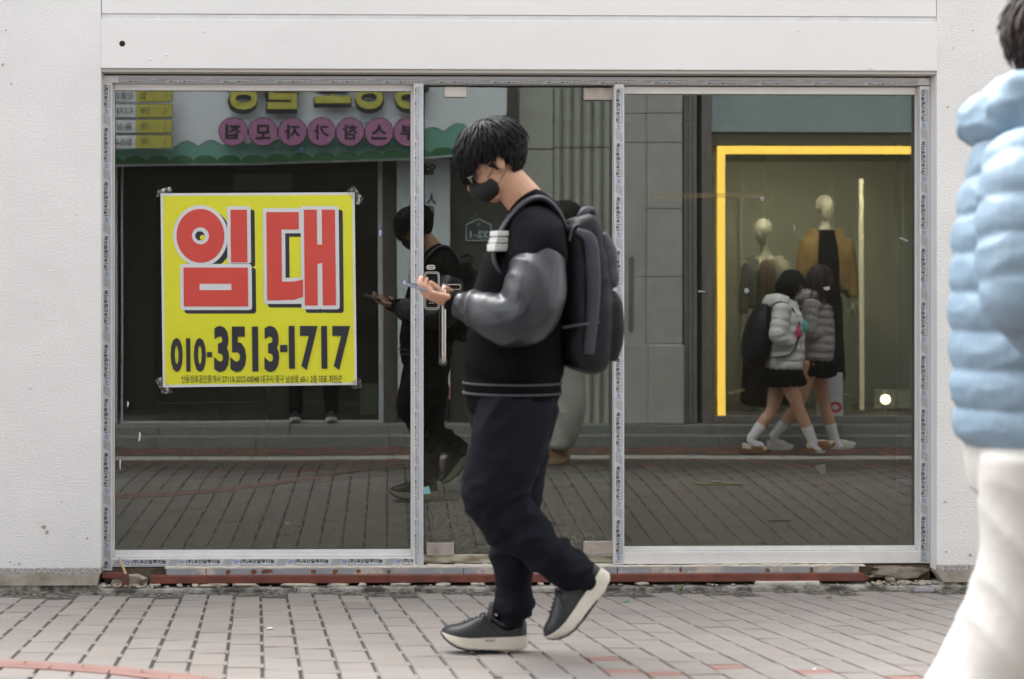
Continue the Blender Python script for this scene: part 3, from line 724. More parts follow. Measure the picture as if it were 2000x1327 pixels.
for (a, b) in ((1785, 1822), (1795, 1803)):
    p, q = P(a, 1148, -.17), P(b, 1157, -.17); cup.box(p.x, q.x, -.185 + (.004 if a == 1795 else 0), -.165, .004, .022 + (.003 if a == 1795 else 0), 0, .002)
cm = mat('clear_plastic', (.6, .6, .65), .2); cm.node_tree.nodes['Principled BSDF'].inputs['Alpha'].default_value = .4
tag(cup.build('plastic_wrapper', cm, origin=(P(1800, 1150, -.17).x, -.175, .004)), 'clear plastic wrapper lying by the foot of the right pillar', 'wrapper')

# ================================================================== RENT POSTER
yel = mat('poster_yellow', (.70, .70, .035), .32, .011, 4.5, .035, 3, coat=.3); pwh = mat('poster_white', (.66, .68, .70), .32, .011, 4.5, coat=.3)
prd = mat('poster_red', (.62, .075, .06), .32, .011, 4.5, coat=.3); pbk = mat('poster_black', (.028, .03, .04), .32, .011, 4.5, coat=.3)
# the poster sits on the pane, a hair askew
pY = -.0035
def poster_fn(u, v, k):
    t = (u - 314) / 379; s_ = (v - 377) / 375
    return tuple(P(u + 4 * s_ * 1.0 * (1 - 0), v + (0 if t < 0 else 0), pY) + Vector((0, -k, 0)))
ps_ = Sheet(poster_fn, .00013)
def rct(x0, x1, y0, y1): return [(x0, y0), (x0, y1), (x1, y1), (x1, y0)]
ps_.poly([(313.5, 378), (314, 757), (693, 752), (692.5, 376)], 0)
ps_.poly([(318.5, 383), (318.5, 752), (688.5, 747.5), (688, 381)], 1)
S2, W_, RD, BK, YL = (8, 7), 0, 2, 3, 1
shapes_im = [disc(390.7, 461, 53.6, 60, 48), rrect(443, 489, 403, 515, 5), rrect(350, 490, 516, 606, 6)]
shapes_dae = [rrect(513, 590, 407, 456, 5), rrect(513, 556, 407, 594, 5), rrect(513, 592, 543, 594, 9), rrect(586.5, 625, 403, 604.5, 5), rrect(621.5, 661, 403, 604.5, 5)]
for s_ in shapes_im + shapes_dae: ps_.poly([(a + S2[0], b + S2[1]) for a, b in s_], BK)
for s_ in shapes_im: ps_.poly(s_, W_)
for s_ in shapes_dae: ps_.poly(s_, W_)
ps_.put(fill([disc(390.7, 461, 46.8, 52.6, 48), disc(390.7, 461, 16.6, None, 30)]), RD)
ps_.poly(disc(389.5, 461, 9), BK); ps_.poly(disc(394.5, 464.5, 5), YL)
ps_.poly(rct(449.7, 482, 410, 513), RD)
ps_.put(fill([rct(356.8, 482.6, 523, 599), rct(388, 450, 554.6, 567)]), RD)
ps_.poly([(519.7, 414.7), (519.7, 587), (570, 586), (589, 578), (589, 549), (549, 551), (549, 448.7), (583, 448.7), (583, 414.7)][:0] or rct(519.7, 583, 414.7, 448.7), RD)
ps_.poly(rct(519.7, 549, 447, 587), RD); ps_.poly([(519.7, 551), (519.7, 587), (572, 586), (590, 580), (590, 546), (575, 550)], RD)
ps_.put(fill([[(593, 410), (593, 597), (618.5, 597), (618.5, 516), (628, 514), (628, 597), (654, 597), (654, 410), (628, 410), (628, 478), (618.5, 478), (618.5, 410)]]), RD)
for (s_, x0, x1, y0, y1) in (('010', 330, 399, 727, 660), ('3513', 415, 542, 727, 637), ('1717', 561, 681, 723, 637)):
    ps_.put(text_fit(s_, x0, x1, y0, y1, .042), BK)
ps_.poly(rct(401, 411, 688, 698), BK); ps_.poly(rct(544, 558, 674, 688), BK)
ps_.put(text_fit('신동성로공인중개사 27110-2022-00048 대구시 중구 남성로 60-1 2층 대표 최진근', 350, 664, 748, 733, .004), BK)
po = P(505, 757, pY)
tag(ps_.mb.build('rent_poster', [pwh, yel, prd, pbk], origin=po), 'yellow rental poster with large red lettering on the left window', 'poster')
def tape(pts, lab, nm='tape_strip'):
    q = MB(); n = len(pts); ps = [P(a, b, pY - .005) + Vector((0, -.004 * (i % 2), 0)) for i, (a, b) in enumerate(pts)]
    q.add(ps + [p + Vector((0, .0006, 0)) for p in ps], [tuple(range(n))[::-1], tuple(range(n, 2 * n))])
    tag(q.build(nm, tapem, origin=ps[0]), lab, 'tape', 'clear tape holding the rental poster')
tape([(308, 372), (335, 364), (337, 377), (318, 386), (306, 384)], 'crumpled clear tape on the top left corner of the yellow poster')
tape([(676, 372), (690, 362), (711, 390), (698, 402), (690, 394)], 'clear tape on the top right corner of the yellow poster')
tape([(302, 742), (317, 735), (330, 756), (338, 768), (318, 769)], 'crumpled clear tape on the bottom left corner of the yellow poster')
tape([(682, 748), (704, 738), (706, 758), (690, 760)], 'clear tape on the bottom right corner of the yellow poster')
# strips of torn stickers on the right panes
def scrap(pts, lab, colr=(.62, .63, .6), cat='sticker remnant'):
    q = MB(); n = len(pts); ps = [P(a, b, -.0015) for a, b in pts]
    q.add(ps + [p + Vector((0, .001, 0)) for p in ps], [tuple(range(n))[::-1], tuple(range(n, 2 * n))])
    tag(q.build('sticker_remnant', mat('remnant%.2f' % colr[0], colr, .6), origin=ps[0]), lab, cat)
for i, (pts, lab) in enumerate([
    ([(1483, 385), (1493, 384), (1491, 394), (1487, 393)], 'torn white sticker scrap between the two mannequin reflections high up'),
    ([(1453, 565), (1460, 562), (1464, 570), (1456, 574)], 'torn white scrap on the right pane left of the walking girls'),
    ([(1607, 562), (1620, 559), (1621, 566), (1613, 568)], 'torn white scrap on the right pane beside the long haired girl face'),
    ([(1364, 567), (1377, 569), (1377, 571), (1364, 571)], 'thin horizontal scrap left of the yellow light line'),
    ([(1550, 438), (1553, 446), (1551, 452)], 'small triangular scrap near the neck of the tall mannequin'),
    ([(1758, 463), (1775, 470), (1772, 473), (1756, 466)], 'slanted scrap near the right edge of the right pane'),
    ([(1590, 910), (1612, 906), (1614, 925), (1604, 930), (1596, 918)], 'grey glue mark low on the right pane'),
    ([(741, 450), (745, 450), (744, 461), (741, 461)], 'small pale blue scrap on the left pane right of the poster'),
    ([(272, 845), (274.5, 845), (274, 858), (270, 864), (271, 857)], 'short white paint drip low on the left pane'),
    ([(233.5, 898), (236, 898), (235.5, 917), (233.8, 917)], 'vertical white paint drip near the left frame'),
    ([(249, 783), (252, 788), (249.5, 797), (248.5, 790)], 'small white paint fleck above the lower left drip'),
    ([(827, 952), (838, 950), (841, 964), (828, 966)], 'tiny bluish sticker low on the door edge')]):
    scrap(pts, lab, (.75, .75, .74) if 'paint' in lab else ((.25, .55, .62) if 'bluish' in lab else ((.11, .105, .095) if 'glue' in lab else ((.4, .45, .75) if 'pale blue' in lab else (.26, .28, .26)))), 'paint fleck' if 'paint' in lab else 'sticker remnant')

for pts, lab in (([(1268, 378), (1502, 376), (1500, 386), (1270, 389)], 'long faint strip of old brown tape across the right pane'), ([(1420, 765), (1450, 758), (1456, 764), (1425, 772)], 'faint scratched adhesive mark low beside the yellow light line')):
    q = MB(); ps = [P(a, b, -.0012) for a, b in pts]; n = len(ps); q.add(ps, [tuple(range(n))])
    om = MATS.get('old_tape') or mat('old_tape', (.42, .33, .16), .7); om.node_tree.nodes['Principled BSDF'].inputs['Alpha'].default_value = .16
    tag(q.build('tape_residue', om, origin=ps[0]), lab, 'tape residue')

# ================================================================== OPPOSITE SIDE OF THE STREET (seen mirrored in the panes)
random.seed(4)
stm = MB()
for (ya, yb, z1, zz0) in ((-6.62, -6.37, .115, -.05), (-9.9, -6.622, .192, -.05)):
    x = -9.0
    while x < 12:
        L_ = random.choice((.9, 1.2)); stm.box(x + .002, x + L_ - .002, ya, yb, zz0, z1 + random.uniform(-.001, .001), 0, .006); x += L_
tag(stm.build('granite_steps', granite), kind='structure')
def OB(mb, xa, xb, ya, yb, D, depth, m=0, bev=0, zb=None, zt=None):
    a, b = R(xa, yb, D), R(xb, ya, D)
    mb.box(min(a.x, b.x), max(a.x, b.x), -D - depth, -D, a.z if zb is None else zb, b.z if zt is None else zt, m, bev); return mb
stone = mat('grey_stone', (.46, .44, .42), .8, .001, 50, .12, 5); stone_d = mat('dark_stone', (.20, .185, .175), .75, .001, 50, .15, 5)
beige = mat('beige_cladding', (.42, .42, .38), .75, .001, 40, .08, 4)
FZ = .193
# --- left shop front opposite
osb = thing('facing_shop', 'dark glazed shop front across the street behind the hanging banner', 'building', (R(500, 600, 7).x, -7.0, FZ))
xL, xM = -9.0, R(1014, 600, 7.0).x; xsl, xsr = R(120, 600, 7).x, R(747, 600, 7).x
m_ = MB(); m_.box(xL, xsl, -10, -7.0, FZ, 6.0); m_.box(xsl + .001, xM - .001, -10, -7.0, 2.75, 6.0); m_.build('wall', stone_d, osb)
m_ = MB(); m_.box(xsl, xM, -10.1, -10, FZ, 2.75); m_.box(xsl, xsr, -9.99, -7.3, 2.70, 2.749); m_.build('back_wall', mat('shop_back', (.20, .195, .18), .8, 0, 1, .5, 1.2), osb)
for (a, b) in ((739, 748), (224, 229), (237, 240)):
    m_ = MB(); OB(m_, a, b, 100, 838, 6.98, .06, zb=FZ, zt=2.75); m_.build('door_post', mat('silver_post', (.58, .60, .63), .4, metal=.2), osb)
m_ = MB(); OB(m_, 240.5, 738.5, 822, 838, 6.98, .05, zb=FZ + .001); m_.build('door_sill', stone, osb)
m_ = MB(); a, b = R(241, 0, 7.0).x, R(738, 0, 7.0).x; m_.box(a, b, -7.01, -7.004, FZ + .08, 2.74); m_.build('shop_window', inner_glass, osb)
m_ = MB(); OB(m_, 748.5, 774, 100, 838, 6.95, .3, zb=FZ, zt=2.75); m_.build('brown_column', mat('brown_panel', (.09, .075, .065), .6, 0, 1, .1, 3), osb)
m_ = MB(); OB(m_, 880, 1014, 100, 838, 7.0, .3, zb=FZ, zt=2.75); m_.build('side_door', mat('dark_door', (.075, .072, .06), .35, .0006, 5, .15, 2), osb)
cloth_dim = mat('interior_beige', (.30, .28, .24), .8, .002, 20, .1, 5)
for (nm, xa, xb, ya, yb, D, dp, col, lab, cat) in (
    ('display_panel', 455, 570, 325, 371, 8.6, .05, (.55, .55, .53), 'pale ceiling panel inside the shop across the street', 'panel'),
    ('storage_box', 703, 737, 752, 812, 7.9, .3, (.50, .52, .45), 'pale carton on the floor inside the shop across the street', 'box'),
    ('clothes_rack', 520, 556, 560, 830, 8.2, .3, (.16, .15, .13), 'dark rack standing inside the shop across the street', 'rack'),
    ('wall_cabinet', 250, 300, 330, 800, 8.8, .4, (.11, .10, .09), 'tall dark cabinet inside the shop across the street', 'cabinet'),
    ('display_panel', 590, 735, 400, 620, 9.3, .1, (.17, .15, .12), 'brown wall panel inside the shop across the street', 'panel')):
    m_ = MB(); OB(m_, xa, xb, ya, yb, D, dp, zb=(FZ if yb > 780 else None), bev=.01)
    if nm == 'clothes_rack':
        for t_ in range(4): OB(m_, xa + 3 + t_ * 8, xa + 8 + t_ * 8, ya + 20, yb - 60, D - .02, .02)
    if nm == 'storage_box': OB(m_, xa + 12, xb - 10, ya + 20, ya + 32, D - .004, .004)
    c = R((xa + xb) / 2, yb, D); tag(m_.build(nm, mat('c_' + nm + str(xa), col, .7, 0, 1, .1, 4), origin=(c.x, -D, FZ if yb > 780 else c.z)), lab, cat)
# standing white sign with lettering
sg = Sheet(lambda u, v, k: tuple(R(u, v, 6.86) + Vector((0, k, 0))), .0015)
sg.poly(rct(776, 880, 310, 780), 0); sg.poly(rct(866, 879, 755, 779), 2)
sg.put(text_fit('얼', 852, 829, 342, 321, .03), 1); sg.put(text_fit('상', 854, 822, 418, 376, .0), 1)
sgm = sg.mb; OB(sgm, 776, 880, 310, 781, 6.862, .03)
c = R(828, 838, 6.88); tag(sgm.build('upright_sign', [mat('sign_white', (.62, .66, .70), .5), mat('sign_black', (.02, .02, .02), .5), mat('sign_red', (.5, .04, .04), .5)], origin=c), 'tall white sign with black letters across the street left of the number plate', 'sign')
# house number plate
npl = Sheet(lambda u, v, k: tuple(R(u, v, 6.985) + Vector((0, k, 0))), .0015)
npl.poly([(910, 471), (910, 439), (935, 427), (960, 439), (960, 471)], 1); npl.put(fill([[(910, 471), (910, 439), (935, 427), (960, 439), (960, 471)], [(912, 469), (912, 440.5), (935, 429.5), (958, 440.5), (958, 469)]]), 0)
npl.put(text_fit('32-1', 954, 918, 465, 451, .03), 0); npl.put(text_fit('길', 939, 932, 442, 436), 0)
tag(npl.mb.build('number_plate', [mat('plate_white', (.5, .55, .55), .5), mat('plate_blue', (.06, .075, .08), .4)], origin=R(935, 471, 6.985)), 'small pentagon house number plate reading 32-1 across the street', 'number plate')
# --- stone building with pilasters and the display window
stb = thing('stone_building', 'grey stone building across the street with fluted pilaster and display window', 'building', (R(1300, 0, 6.9).x, -6.9, FZ))
def zr(py, D): return R(1200, py, D).z
m_ = MB(); x0, x1 = R(1015, 0, 6.86).x, R(1081, 0, 6.86).x
for (a, b) in ((6.0, zr(292, 6.86) + .006), (zr(292, 6.86) - .006, FZ)): m_.box(x0, x1, -8, -6.86, b, a, 0, .006)
m_.build('pilaster_face', beige, stb)
m_ = MB(); N = 6; xa, xb = R(1082, 0, 6.86).x, R(1199, 0, 6.86).x
for (zt_, zb2) in ((6.0, zr(289, 6.86) + .005), (zr(289, 6.86) - .005, FZ)):
    prof = []
    for i in range(N):
        w_ = (xb - xa) / N
        for k in range(9): t = k / 8; prof.append((xa + w_ * (i + t * .86), -6.885 + .05 * math.sin(math.pi * t)))
        prof.append((xa + w_ * (i + .93), -6.90))
    n_ = len(prof); vs = [(p[0], p[1], z_) for z_ in (zb2, zt_) for p in prof]
    m_.add(vs, [(i, i + 1, i + 1 + n_, i + n_) for i in range(n_ - 1)])
m_.box(xa, xb, -8, -6.93, FZ, 6.0); m_.build('fluted_pilaster', beige, stb, smooth=30)
def blocks(xa, xb, D, joints, nm, m1, plinthpy=None, gro=.006):
    q = MB(); a, b = R(xa, 0, D).x, R(xb, 0, D).x
    zs = [6.0, 3.9, 3.1] + [zr(j, D) for j in joints] + [FZ]
    for i in range(len(zs) - 1): q.box(a, b, -8, -D, zs[i + 1] + gro / 2, zs[i] - gro / 2, 0, .008)
    q.box(a + .01, b - .01, -8, -D - .012, FZ, 6.0); q.build(nm, m1, stb)
blocks(1200, 1262, 6.80, (280, 541), 'pilaster_side', stone); blocks(1264, 1334, 6.76, (280, 408, 541, 672), 'stone_pier', stone)
m_ = MB(); OB(m_, 1196, 1266, 672, 820, 6.755, .04, 0, .012, zb=FZ); OB(m_, 1268, 1338, 674, 822, 6.73, .04, 0, .02, zb=FZ); m_.build('pier_base', stone, stb)
m_ = MB(); c0, c1 = R(1228, 500, 6.797), R(1238, 650, 6.797); m_.add([(p_[0], -6.797, p_[1]) for p_ in rrect(c0.x, c1.x, c1.z, c0.z, .024)], [tuple(range(24))]); m_.build('groove_shade', stone_d, stb)  # flat dark patch, shade of the recess painted on
m_ = MB(); a, b = R(1336, 0, 6.86).x, R(1364, 0, 6.86).x
for i in range(3): m_.box(a + i * .047, a + i * .047 + .042, -8, -6.86 + .012 * i * (-1), FZ, 6.0, 0, .012)
m_.build('corner_moulding', mat('mid_stone', (.24, .23, .22), .8, .001, 50, .12, 5), stb)
m_ = MB(); OB(m_, 1372, 1392, 100, 838, 6.92, 1.0, zb=FZ, zt=6.0); m_.build('dark_jamb', stone_d, stb)
xw0, xw1 = R(1392.5, 0, 6.9).x, R(2080, 0, 6.9).x; ws = zr(812, 6.9)
m_ = MB(); m_.box(xw0, 12, -10, -6.88, FZ, ws, 0, .01); m_.build('window_plinth', stone_d, stb)
m_ = MB(); m_.box(xw1, 12, -10, -6.88, ws + .002, 6.0); m_.box(xw0, xw1 - .002, -10, -6.9, zr(178, 6.9), 6.0); m_.build('wall', stone, stb)
m_ = MB(); m_.box(xw0 + .001, xw1 - .003, -7.2, -6.91, zr(258, 6.91), zr(180, 6.91)); m_.build('sign_panel', mat('teal_panel', (.33, .41, .405), .25, .0005, 5, .1, 1.5), stb)
m_ = MB(); m_.box(xw0 + .001, xw1 - .003, -7.2, -6.93, zr(284, 6.93), zr(259, 6.93)); m_.build('window_head', mat('olive_band', (.10, .095, .06), .5), stb)
room = mat('display_wall', (.40, .40, .33), .8, 0, 1, .08, 1)
m_ = MB(); m_.box(xw0 - .05, xw1, -8.7, -8.6, ws, 2.9); m_.box(xw0 - .05, xw0 + .06, -8.6, -7.0, ws, 2.9); m_.box(xw1, xw1 + .05, -8.6, -7.0, ws, 2.9); m_.box(xw0, xw1, -8.6, -7.2, zr(284, 6.9) + .02, zr(284, 6.9) + .1); m_.build('display_room', room, stb)
m_ = MB(); m_.box(xw0, xw1, -6.955, -6.949, ws + .002, zr(286, 6.95)); m_.build('display_glass', inner_glass, stb)
for pxx in (1447, 1625, 1762):
    m_ = MB(); OB(m_, pxx, pxx + 4, 330, 812, 8.3, .02, zb=ws + .001); m_.build('fabric_panel_edge', mat('pale_edge', (.4, .42, .38), .6), stb)
m_ = MB(); OB(m_, 1680, 1687, 350, 812, 7.6, .03, zb=ws + .001); m_.build('light_strip', mat('warm_strip', (.9, .78, .55), .5, emit=.4), stb)
led = mat('yellow_light', (1.0, .62, .10), .4, emit=1.5)
m_ = MB(); OB(m_, 1403, 2070, 287.5, 301.5, 6.90, .03, 0, .004); OB(m_, 1403, 1417.5, 302, 812, 6.90, .03, 0, .004)
tag(m_.build('light_frame', led, origin=R(1410, 812, 6.9)), 'glowing yellow light line framing the display window across the street', 'light')
for (a, b) in ((1470, 610), (1590, 590), (1760, 600)):
    c = R(a, 316, 7.18); m_ = MB(); tube(m_, [(c.x, -7.18, zr(284, 6.9) + .018, .05), (c.x, -7.18, zr(284, 6.9) + .004, .05)], 1, 20); m_.build('ceiling_lamp', mat('lamp_glow', (1, .8, .5), .5, emit=4), stb)
    ld = bpy.data.lights.new('lamp', 'AREA'); ld.shape = 'DISK'; ld.size = .12; ld.energy = 30; ld.color = (1, .87, .68)
    lo = bpy.data.objects.new('lamp_light', ld); COL.objects.link(lo); lo.location = (c.x, -7.18, zr(284, 6.9) - .005); lo.rotation_euler = (rad(-28), 0, 0)
c = R(1728, 780, 7.4); m_ = MB(); m_.box(c.x - .10, c.x + .10, -7.43, -7.40, c.z - .095, c.z + .095, 0, .01); m_.box(c.x + .115, c.x + .32, -7.43, -7.40, c.z - .085, c.z + .085, 0, .005)
bbar(m_, (c.x, -7.41, ws), (c.x, -7.41, c.z - .08), .01)
o = m_.build('floor_spotlight', mat('spot_white', (.8, .76, .62), .5), origin=(c.x, -7.4, ws)); tag(o, 'small square floor spotlight glowing in the corner of the display window', 'lamp'); WM[o.name] = Matrix()
m_ = MB(); m_.v = []; m_.add([(.048 * math.cos(t * math.pi / 12), .002, .048 * math.sin(t * math.pi / 12) + c.z - ws) for t in range(24)], [tuple(range(24))])
m_.build('bulb', mat('bulb_glow', (1, .82, .5), .5, emit=9), o, local=True)
m_ = MB(); OB(m_, 1630, 1665, 771, 812, 7.3, .18, 0, .004, zb=ws + .001); c = R(1647, 812, 7.3); tag(m_.build('plinth_block', mat('pale_block', (.45, .44, .36), .6, 0, 1, .05, 5), origin=(c.x, -7.3, ws)), 'pale block on the display window floor behind the girls', 'display block')

# banner across the street
bn = Sheet(lambda u, v, k: tuple(R(u, v, 6.60 + .02 * math.sin(u / 45)) + Vector((0, k, 0))), .0022)
def bedge(u): return float(np.interp(u, [60, 222, 500, 803, 990], [326, 325, 323, 313, 299]))
def cutx(lo, hi, st=12):
    n = max(1, int(abs(hi - lo) / st)); return [lo + (hi - lo) * i / n for i in range(n + 1)]
def strip(x0, x1, top, bot, m):
    xs_ = cutx(x0, x1, 8); vs = [(x, top(x)) for x in xs_] + [(x, bot(x)) for x in xs_]; n = len(xs_)
    bn.put((vs, [(i, i + 1, n + i + 1, n + i) for i in range(n - 1)]), m)
strip(60, 990, lambda u: 20, bedge, 0)
def gtop(u):
    b0 = float(np.interp(u, [60, 340, 480, 850, 990], [292, 290, 285, 262, 238])); return b0 - 12 * abs(math.sin(math.pi * (u - 340) / 48)) if u > 335 else 292
strip(60, 990, gtop, lambda u: bedge(u) - 4, 1)
def gout(u): return gtop(u) - 1.2
xs_ = cutx(340, 990, 4); n = len(xs_); bn.put(([(x, gtop(x) - 1.5) for x in xs_] + [(x, gtop(x)) for x in xs_], [(i, i + 1, n + i + 1, n + i) for i in range(n - 1)]), 3)
for i in range(20):
    cx = 80 + i * 46; pts = [(cx + 23 * math.cos(t * math.pi / 12), bedge(cx + 23 * math.cos(t * math.pi / 12)) - 4 - 13 * math.sin(t * math.pi / 12)) for t in range(13)]
    bn.poly([(a, b - 1.5) for a, b in pts], 3); bn.poly(pts, 2)
t_ = '동성로 놀장'
bn.put(text_fit(t_, 838, 436, 226, 112, .05), 3); bn.put(text_fit(t_, 835, 440, 217, 110, .028), 4)
for i, chh in enumerate('부스참가자모집'):
    cx = 797 - i * 56.6; cy = 261 + (797 - cx) * 0; bn.poly(disc(cx, cy, 28.5), 3); bn.poly(disc(cx, cy, 27), 5); bn.put(text_fit(chh, cx + 15, cx - 15, cy + 15, cy - 14, .03), 3)
for i, (t1, t2) in enumerate((('모      집', '만물상사'), ('참가업체', '디자인'), ('참가신청', '동성로'), ('문의전화', '010-833'))):
    y0 = 178.5 + i * 30.2; bn.poly(rrect(184, 341, y0 - 1, y0 + 26, 6), 3); bn.poly(rrect(185, 340, y0, y0 + 25, 5), 0); bn.poly(rrect(269, 340, y0, y0 + 25, 5), 4)
    bn.put(text_fit(t1, 329, 279, y0 + 20, y0 + 6, .01), 6); bn.put(text_fit(t2, 262, 215, y0 + 20, y0 + 6, .01), 6)
bn.put(text_fit('대구광역시 중구  |  주관  |  동성로상점가', 745, 530, 301, 294, .0), 6)
bn.put(fill([disc(588, 297.5, 4)]), 7)
c = R(600, 325, 6.6)
tag(bn.mb.build('banner', [mat('banner_white', (.74, .76, .82), .5), mat('banner_green', (.17, .38, .31), .5), mat('banner_dark_green', (.035, .13, .045), .5), mat('banner_black', (.02, .02, .02), .5),
    mat('banner_yellow', (.52, .48, .09), .5), mat('banner_pink', (.42, .17, .33), .5), mat('banner_grey_ink', (.09, .09, .08), .5), mat('banner_blue', (.08, .2, .45), .5)], origin=c), 'white and green event banner with yellow letters and pink circles across the street', 'banner')
# things standing inside the vacant shop behind the glass
m_ = MB(); a, b = P(432, 760, 1.2), P(520, 760, 1.2); m_.box(a.x, b.x, 1.2, 1.5, .111, 1.0, 0, .01); m_.box(a.x + .02, b.x - .02, 1.19, 1.2, .5, .53, 0, .002)
tag(m_.build('red_cabinet', mat('dull_red', (.16, .03, .03), .7, 0, 1, .1, 5), origin=(a.x, 1.35, .111)), 'dull red low cabinet inside the vacant shop behind the poster', 'cabinet')

# ================================================================== PEOPLE
def frame(origin, ex, ez):
    ex = Vector(ex).normalized(); ez = Vector(ez); ez = (ez - ex * ez.dot(ex)).normalized(); ey = ez.cross(ex)
    M = Matrix.Identity(4)
    for i, a in enumerate((ex, ey, ez)):
        for r in range(3): M[r][i] = a[r]
    for r in range(3): M[r][3] = origin[r]
    return M
def mt(mb, M, pts, **k):
    s = M.to_scale()[0]; tube(mb, [(*(M @ Vector(p[:3])), *[r * s for r in p[3:]]) for p in pts], side=k.pop('side', None) and (M.to_3x3() @ Vector(k.pop('sd', (0, 1, 0)))) or None, **k)
def hand(mb, w, ex, ez, curl, thumb=(.5, .75, -.35), s=1, left=True):
    """x along fingers, +y thumb side, z = back of the hand"""
    M = frame(w, ex, ez); sg = 1
    if not left: M = M @ Matrix.Diagonal((1, -1, 1, 1))
    def T(pts, **k):
        out = [(*(M @ (Vector(p[:3]) * s)), p[3] * s, (p[4] if len(p) > 4 else p[3]) * s) for p in pts]
        tube(mb, out, side=tuple(M.to_3x3() @ Vector((0, 1, 0))), **k)
    T([(-.03, 0, 0, .026, .019), (.0, 0, 0, .027, .017), (.035, .002, 0, .037, .016), (.07, 0, 0, .040, .013), (.088, 0, -.001, .038, .010)], k=4, n=14)
    for (y, L_, r, c) in ((.029, .070, .0088, curl[0]), (.0105, .078, .0092, curl[1]), (-.0085, .073, .0086, curl[2]), (-.0265, .058, .0076, curl[3])):
        p = Vector((.080, y, -.001)); a = rad(c * .7); pts = [(p.x - .012, p.y, p.z, r)]; pts.append((*p, r))
        for f_, cc, rr in ((.45, .0, .95), (.31, 1.0, .88), (.24, .8, .74)):
            a += rad(c) * cc; p = p + Vector((math.cos(a), 0, -math.sin(a))) * L_ * f_; pts.append((*p, r * rr))
        T(pts, k=3, n=10)
    t = Vector(thumb).normalized(); p0 = Vector((.018, .026, -.004)); p1 = p0 + t * .036; p2 = p1 + (t + Vector((.55, -.25, -.1))).normalized() * .030; p3 = p2 + (t + Vector((1.0, -.5, -.15))).normalized() * .022
    T([(.006, .012, -.003, .013), (*p0, .0135), (*p1, .0105), (*p2, .0098), (*p3, .0078)], k=3, n=10)
def head_frame(c, pitch, yaw=0, s=1):
    """head-local x forward, y left, z up; pitch > 0 looks down"""
    return Matrix.Translation(Vector(c)) @ Matrix.Rotation(yaw, 4, 'Z') @ Matrix.Rotation(pitch, 4, 'Y') @ Matrix.Scale(s, 4)
def head(mb, M):
    ell(mb, (-.010, 0, .030), (.096, .075, .088), M); ell(mb, (.035, 0, .012), (.062, .066, .075), M)
    ell(mb, (.040, 0, -.045), (.050, .054, .060), M); ell(mb, (.052, 0, -.088), (.034, .034, .026), M)         # jaw, chin
    for s in (1, -1):
        ell(mb, (.062, .034 * s, -.022), (.026, .024, .024), M); ell(mb, (.074, .030 * s, .022), (.022, .026, .009), M)  # cheek, brow
        ell(mb, (.0865, .031 * s, .001), (.010, .015, .009), M)                                                    # lids
        ell(mb, (-.002, .074 * s, -.008), (.017, .007, .029), M); ell(mb, (.004, .077 * s, -.006), (.008, .006, .017), M)    # ear
        ell(mb, (.096, .011 * s, -.036), (.010, .008, .007), M)
    V = lambda *p: M @ Vector(p)
    sc = M.to_scale()[0]
    tube(mb, [(*V(.085, 0, .018), .008 * sc), (*V(.100, 0, -.008), .009 * sc), (*V(.112, 0, -.028), .0105 * sc), (*V(.100, 0, -.040), .009 * sc)], 3, 10)
    ell(mb, (.084, 0, -.060), (.013, .024, .006), M); ell(mb, (.083, 0, -.070), (.012, .020, .0065), M)
def eyes(M, parent):
    for s in (1, -1):
        q = MB(); ell(q, (.0900, .031 * s, .000), (.0075, .0115, .0048), M, 12, 0); ell(q, (.0955, .031 * s, -.001), (.0030, .0048, .0042), M, 10, 1)
        q.build('eye', [mat('eye_white', (.7, .68, .65), .25), mat('iris', (.02, .012, .01), .2)], parent, smooth=True, local=True)
def locks(mb, M, n, L_, crown=(-.03, 0, .118), rad_=(.104, .084, .098), ctr=(-.012, 0, .034), width=.011, lift=.012, down=None, seed=0, keep=None, sweep=None, jit=.35):
    rnd = random.Random(seed); Mi = M.to_3x3().inverted(); g_ = Mi @ Vector((0, 0, -1)); g_.normalize(); cr = Vector(crown)
    k = 0; tries = 0
    while k < n and tries < n * 20:
        tries += 1
        d = Vector((rnd.gauss(0, 1), rnd.gauss(0, 1), rnd.gauss(0, 1))).normalized(); p = Vector(ctr) + Vector((d.x * rad_[0], d.y * rad_[1], d.z * rad_[2]))
        if keep and not keep(p, d): continue
        k += 1; nn = Vector((d.x / rad_[0], d.y / rad_[1], d.z / rad_[2])).normalized()
        t = (p - cr); t = t - nn * t.dot(nn); t = t.normalized() if t.length > 1e-4 else Vector((1, 0, 0))
        if sweep: t = (t + Vector(sweep)).normalized()
        t = (t + Vector((rnd.gauss(0, jit), rnd.gauss(0, jit), rnd.gauss(0, jit))) * .6); t = (t - nn * t.dot(nn)).normalized()
        ln_ = L_ * rnd.uniform(.6, 1.15) if not callable(L_) else L_(p) * rnd.uniform(.8, 1.05); w_ = width * rnd.uniform(.6, 1.2)
        q = p - nn * .006; pts = [(*(M @ q), w_ * .5, w_ * .35)]; steps = 5
        for i in range(1, steps + 1):
            f_ = i / steps; step = ln_ / steps
            dirv = t + nn * (lift / step * .5 * (1 - 1.6 * f_)) + g_ * (.25 * f_ if down is None else down * min(1, f_ * 2.2))
            # follow the curve of the skull
            q = q + dirv.normalized() * step
            e = Vector(((q.x - ctr[0]) / rad_[0], (q.y - ctr[1]) / rad_[1], (q.z - ctr[2]) / rad_[2]))
            if e.length < 1.02: q = Vector(ctr) + Vector((e.x * rad_[0], e.y * rad_[1], e.z * rad_[2])) * (1.02 / e.length)
            pts.append((*(M @ q), w_ * (1 - .75 * f_ ** 2) , w_ * .5 * (1 - .7 * f_)))
        tube(mb, pts, 2, 6, cap=False)
